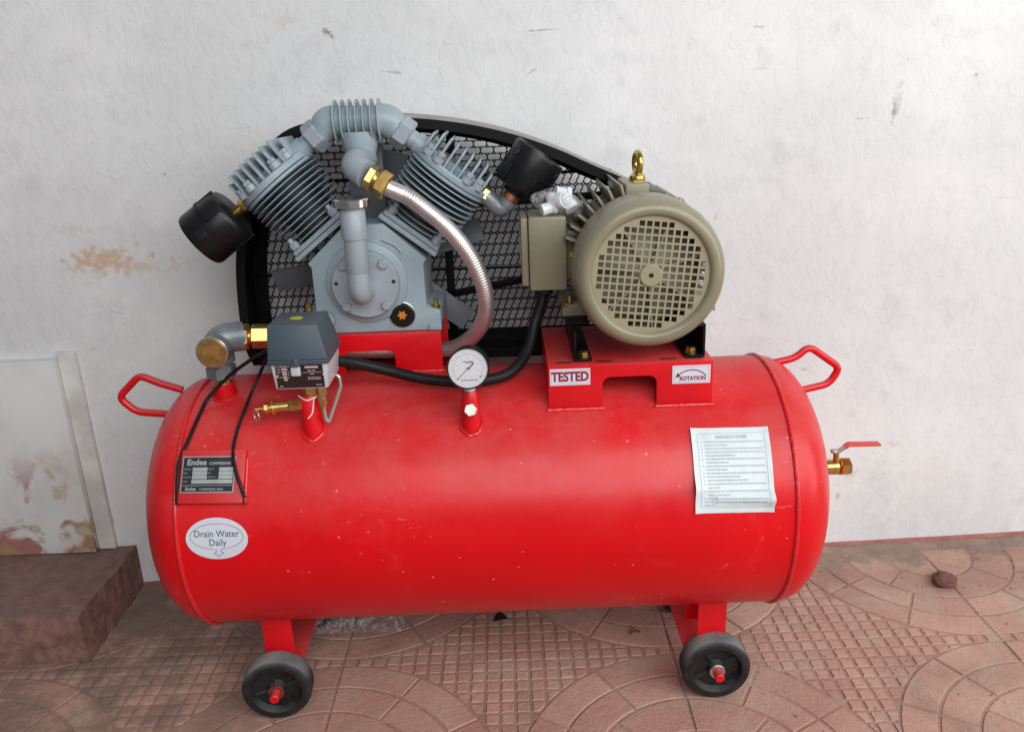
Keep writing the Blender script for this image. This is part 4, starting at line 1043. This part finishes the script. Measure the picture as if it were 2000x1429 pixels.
f = Flat(); f.rect(-.0415, .0415, -.0280, .0280); f.build('plate_face', mp_, 'plate_black', npl)
f = Flat(); f.text('Endee', -.0355, .0195, .0135, .03, 'LEFT', .95); f.text('COMPRESSORS', .0005, .0178, .0062, .03, 'LEFT', .85)
f.text('Endee', -.0350, -.0235, .0074, .03, 'LEFT', .95); f.text('COMPRESSORS, INDIA', -.0120, -.0242, .0046, .02, 'LEFT', .85)
for z, t in ((.0085, 'MODEL'), (.0020, 'RPM'), (-.0045, 'MAX.PR.'), (-.0115, 'S.NO')): f.text(t, -.0400, z, .0036, 0, 'LEFT')
for z, t in ((.0085, 'DATE'), (.0020, 'HP'), (-.0045, 'PISTON')): f.text(t, .0000, z, .0036, 0, 'LEFT')
f.line([(-.041, -.0178), (.041, -.0178)], .0008)
f.rect(-.0255, -.0015, .0055, .0115); f.rect(-.0255, -.0015, -.0010, .0050); f.rect(-.0255, -.0015, -.0075, -.0015)
f.rect(.0175, .0405, .0055, .0115); f.rect(.0175, .0405, -.0010, .0050); f.rect(.0175, .0405, -.0075, -.0015); f.rect(-.0260, .0405, -.0148, -.0085)
f.build('lettering', mp2, 'plate_silver', npl)

def tank_map(x0, ang0, rot=0., h=.0006, hf=None):
    c, s = math.cos(rot), math.sin(rot)
    def fn(a, b):
        u, v = a*c-b*s, a*s+b*c; hh_ = h+(hf(a, b) if hf else 0)
        return tc_(x0+u, ang0+v/TR, hh_)
    return fn
# oval sticker
oa = math.asin((.4275-ZC)/TR); om = tank_map(-.4410, oa, R(-1)); om2 = tank_map(-.4410, oa, R(-1), .0011)
f = Flat()
ra, rb_ = .0505, .0355; N = 60
for j in range(6):
    for i in range(N):
        t0, t1 = 2*math.pi*i/N, 2*math.pi*(i+1)/N; s0, s1 = j/6, (j+1)/6
        q = [(ra*s*math.cos(t), rb_*s*math.sin(t)) for s, t in ((s0, t0), (s1, t0), (s1, t1), (s0, t1))]
        f.poly(q[1:] if j == 0 else q)
os_ = f.build('oval_sticker', om, 'white_st', AC); os_['label'] = 'pale oval sticker reading Drain Water Daily'
f = Flat(); f.text('Drain Water', 0, .0085, .0160, .006, sx=.88); f.text('Daily', .001, -.0062, .0160, .006, sx=.88); f.build('lettering', om2, 'print_blue', os_)
f = Flat(); f.ell(0, .004, .0430, .0215, .0007, -82, 262, 64)
f.line([(.0055, -.0172), (.0050, -.0225), (.0095, -.0235), (.0010, -.0305), (-.0065, -.0240), (-.0025, -.0228), (-.0030, -.0172)], .0008)
f.build('speech_bubble', om2, 'print_blue', os_)
# instruction sheet
ia = math.asin((.5035-ZC)/TR)
def crease(a, b):
    r = .0095*math.exp(-((b+.046+.10*a*.3)/.010)**2)*(.55+8*max(0, a+.02)) if a > -.03 else .008*math.exp(-((b+.030)/.016)**2)*max(0, min(1, (-a-.02)/.04))
    return r+.0006+.0012*abs(noise.noise(V((a*45, b*45, 1.3))))+.0016*max(0, abs(a)-.050)/.01
f = Flat(); NX = 26
wd, ht = .0640, .0700
for i in range(NX):
    for j in range(NX):
        q = [(-wd+2*wd*(i+di)/NX, -ht+2*ht*(j+dj)/NX) for di, dj in ((0, 0), (1, 0), (1, 1), (0, 1))]; f.poly(q)
im = tank_map(.4035, ia, R(-1.0), .0006, crease); im2 = tank_map(.4035, ia, R(-1.0), .0012, crease)
ins = f.build('instruction_sheet', im, 'paper', AC); ins['label'] = 'creased white instruction sheet'
me = ins.data
bm = B(); bm.from_mesh(me); bmesh.ops.remove_doubles(bm, verts=bm.verts, dist=1e-6); bm.to_mesh(me); bm.free(); me.polygons.foreach_set('use_smooth', [True]*len(me.polygons))
f = Flat(); f.text('INSTRUCTIONS', .002, .0535, .0072, .03)
yy = .0455
for k, (l2) in enumerate((.4, 0, .5, .4, .35, 0, -.2, -.15, .2, .4, 0)):
    f.rect(-.0490, -.0470, yy-.0009, yy+.0009); f.words(-.0425, .0530 if l2 >= 0 else .0530+.2*l2, yy, .0022, 20+k); yy -= .0057
    if l2 > 0: f.words(-.0425, -.0425+.0955*l2, yy, .0022, 60+k); yy -= .0057
f.words(-.0480, .0530, yy, .0022, 90); f.words(-.0480, -.0330, yy-.0054, .0022, 91)
f.build('lettering', im2, 'print_mid', ins)
f = Flat()
for a, b_ in (((-.054, .060), (.056, .060)), ((.056, .060), (.056, -.060)), ((.056, -.060), (-.054, -.060)), ((-.054, -.060), (-.054, .060))):
    n_ = 24; f.line([(a[0]+(b_[0]-a[0])*i/n_, a[1]+(b_[1]-a[1])*i/n_) for i in range(n_+1)], .0006)
f.build('border', im2, 'print_mid', ins)

# ---- ball valve on the right end
bm = B(); vz = .402
cyl(bm, (.630, 0, vz), (.652, 0, vz), .0145, n=24); lathe(bm, (.648, 0, vz), (1, 0, 0), [(0, .012), (.004, .0150), (.012, .0145), (.016, .011), (.018, .011)], 28); hexn(bm, (.664, 0, vz), (.684, 0, vz), .0175, .5, ch=.002)
cyl(bm, (.656, -.004, vz+.010), (.654, -.004, vz+.034), .0055, n=16); bv = build('ball_valve', bm, 'brass', AC)
bm = B(); hexn(bm, (.651, -.004, vz+.031), (.651, -.004, vz+.037), .0075); prism(bm, [(.645, .0335), (.660, .0335), (.6735, .0440), (.6715, .0460), (.659, .0362), (.645, .0362)], (0, -.010, vz), *XZ, .012); build('lever', bm, 'nickel', bv)
bm = B(); prism(bm, [(.668, .0395), (.6760, .0450), (.734, .0440), (.7355, .0462), (.734, .0485), (.6765, .0500), (.6690, .0450)], (0, -.012, vz), *XZ, .016); build('lever_grip', bm, 'valve_red', bv, bevel=.0016)

# ---- cables
bm = B(); tube(bm, spline([(-.245, -.090, .680), (-.215, -.070, .667), (-.170, -.058, .650), (-.105, -.066, .634), (-.030, -.076, .629), (.040, -.062, .634), (.078, -.020, .662), (.094, .010, .705), (.107, .018, .740), (.112, .020, .765)], 10), .0098, 16); build('power_cable', bm, 'rubber', AC)
def wire(pts, r=.0030): 
    bm = B(); tube(bm, spline(pts, 8), r, 8); return build('wire', bm, 'rubber', AC)
def ontank(x, deg, h=.003): return tuple(tc_(x, R(deg), h))
wire([(-.340, -.095, .708), (-.3665, -.090, .6996), (-.3993, -.085, .681), (-.440, -.070, .652), (-.4745, -.080, .620), (-.4840, -.1017, .6008), (-.4909, -.1422, .5758), (-.4965, -.1690, .5570), (-.4998, -.1830, .545), (-.5005, -.2020, .5160), (-.5003, -.2165, .4860)], .0032)
wire([(-.345, -.088, .700), (-.3640, -.080, .6886), (-.385, -.068, .655), (-.3985, -.0800, .628), (-.4060, -.1110, .605), (-.4123, -.1350, .5840), (-.4144, -.1605, .5645), (-.4097, -.1850, .5505), (-.402, -.2030, .5310), (-.3937, -.2145, .5132), (-.3889, -.2190, .4955)], .0029)
bm = B(); tube(bm, spline([(-.3889, -.2190, .4955), (-.3875, -.2195, .488), (-.3920, -.2185, .4815)], 5), .0016, 8); build('bare_wire_end', bm, 'copper', AC)

# ------------------------------------------------------------------ loose things
# bag of white plugs lying on the terminal box
bg_ = bpy.data.objects.new('bag_of_plugs', None); COL.objects.link(bg_); bg_.location = (0, 0, 0)
tag(bg_, 'clear plastic bag of white caps lying on the motor terminal box', 'plastic bag')
bm = B(); c = V((.141, .000, .9225)); bmesh.ops.create_icosphere(bm, subdivisions=5, radius=1, matrix=Matrix.Identity(4))
for v in bm.verts:
    p = v.co.copy(); k = 1.06+.30*noise.noise(p*1.5+V((3, 1, 2)))+.20*abs(noise.noise(p*2.6))+.05*abs(noise.noise(p*7))
    v.co = c+V((p.x*.031*k - .010*max(0, -p.x), p.y*.025*k, p.z*.019*k - .016*max(0, p.x)*p.x))
    v.co.z = max(v.co.z, .8985) if v.co.x < .1515 else v.co.z
build('bag', bm, 'bag', bg_, sharp=25)
for (x, y, z, d, r, l) in ((.122, -.008, .910, (1, .3, .2), .0105, .026), (.140, -.010, .920, (.7, -.6, .3), .0125, .026), (.156, -.006, .916, (-.5, .5, .7), .0125, .026), (.147, .008, .932, (.9, .2, -.2), .0110, .026), (.130, .006, .922, (.1, .9, .3), .0095, .018)):
    bm = B(); d = V(d).normalized(); p = V((x, y, z)); lathe(bm, p-d*l/2, d, [(0, 0), (0, r*.9), (.001, r), (l*.7, r*.95), (l*.72, r*1.15), (l, r*1.15), (l, r*.85), (l*.6, r*.8), (l*.6, 0)], 24); build('plug', bm, 'cap_white', bg_)
# plastic bag on the floor behind the tank
bm = B(); bmesh.ops.create_grid(bm, x_segments=60, y_segments=34, size=1)
for v in bm.verts:
    p = v.co.copy(); e = max(0, 1-max(abs(p.x)**6, abs(p.y)**6))
    z = .004+e*(.030+.030*noise.noise(V((p.x*1.6, p.y*1.6, 4)))+.018*abs(noise.noise(V((p.x*5, p.y*4, 1))))+.008*abs(noise.noise(V((p.x*12, p.y*10, 1)))))
    v.co = V((-.305+p.x*.105+.012*p.y, .155+p.y*.062, max(.002, z)))
o = build('plastic_bag', bm, 'bag', sharp=30); tag(o, 'crumpled clear plastic bag lying on the floor behind the tank', 'plastic bag')
def leaf(name, c, L, Wd, ang, mat, label):
    bm = B(); n_ = 10; lft, rgt, mid = [], [], []
    for i in range(n_+1):
        t = i/n_; w = Wd*math.sin(math.pi*t)**.8; z = .004+.006*math.sin(math.pi*t)
        mid.append(bm.verts.new((L*(t-.5), 0, z))); lft.append(bm.verts.new((L*(t-.5), w, z+.004*(w/Wd)))); rgt.append(bm.verts.new((L*(t-.5), -w, z+.006*(w/Wd))))
    for i in range(n_):
        bm.faces.new((mid[i], mid[i+1], lft[i+1], lft[i])); bm.faces.new((mid[i+1], mid[i], rgt[i], rgt[i+1]))
    bmesh.ops.solidify(bm, geom=bm.faces[:], thickness=.0006)
    tube(bm, [(-L*.5, 0, .004), (-L*.75, .003, .002)], .0008, 6)
    o = build(name, bm, mat); o.location = c; o.rotation_euler = (0, 0, R(ang)); tag(o, label, 'leaf'); return o
leaf('dry_leaf', (.288, .052, 0), .030, .007, 15, 'leaf', 'small orange dry leaf on the floor under the tank')
leaf('dark_leaf', (.004, .118, 0), .034, .013, 195, 'leaf_dark', 'dark curled leaf on the floor under the middle of the tank')
bm = B(); ball(bm, (0, 0, .014), .024, 1.2, 1, .72, 4)
for v in bm.verts: v.co += v.co.normalized()*.012*noise.noise(v.co*38)+v.co.normalized()*.004*noise.noise(v.co*130); v.co.z = max(.0, v.co.z)
o = build('brick_fragment', bm, 'stone', sharp=60); o.location = (1.016, .190, 0); tag(o, 'rounded brick red fragment on the paving near the wall', 'stone')
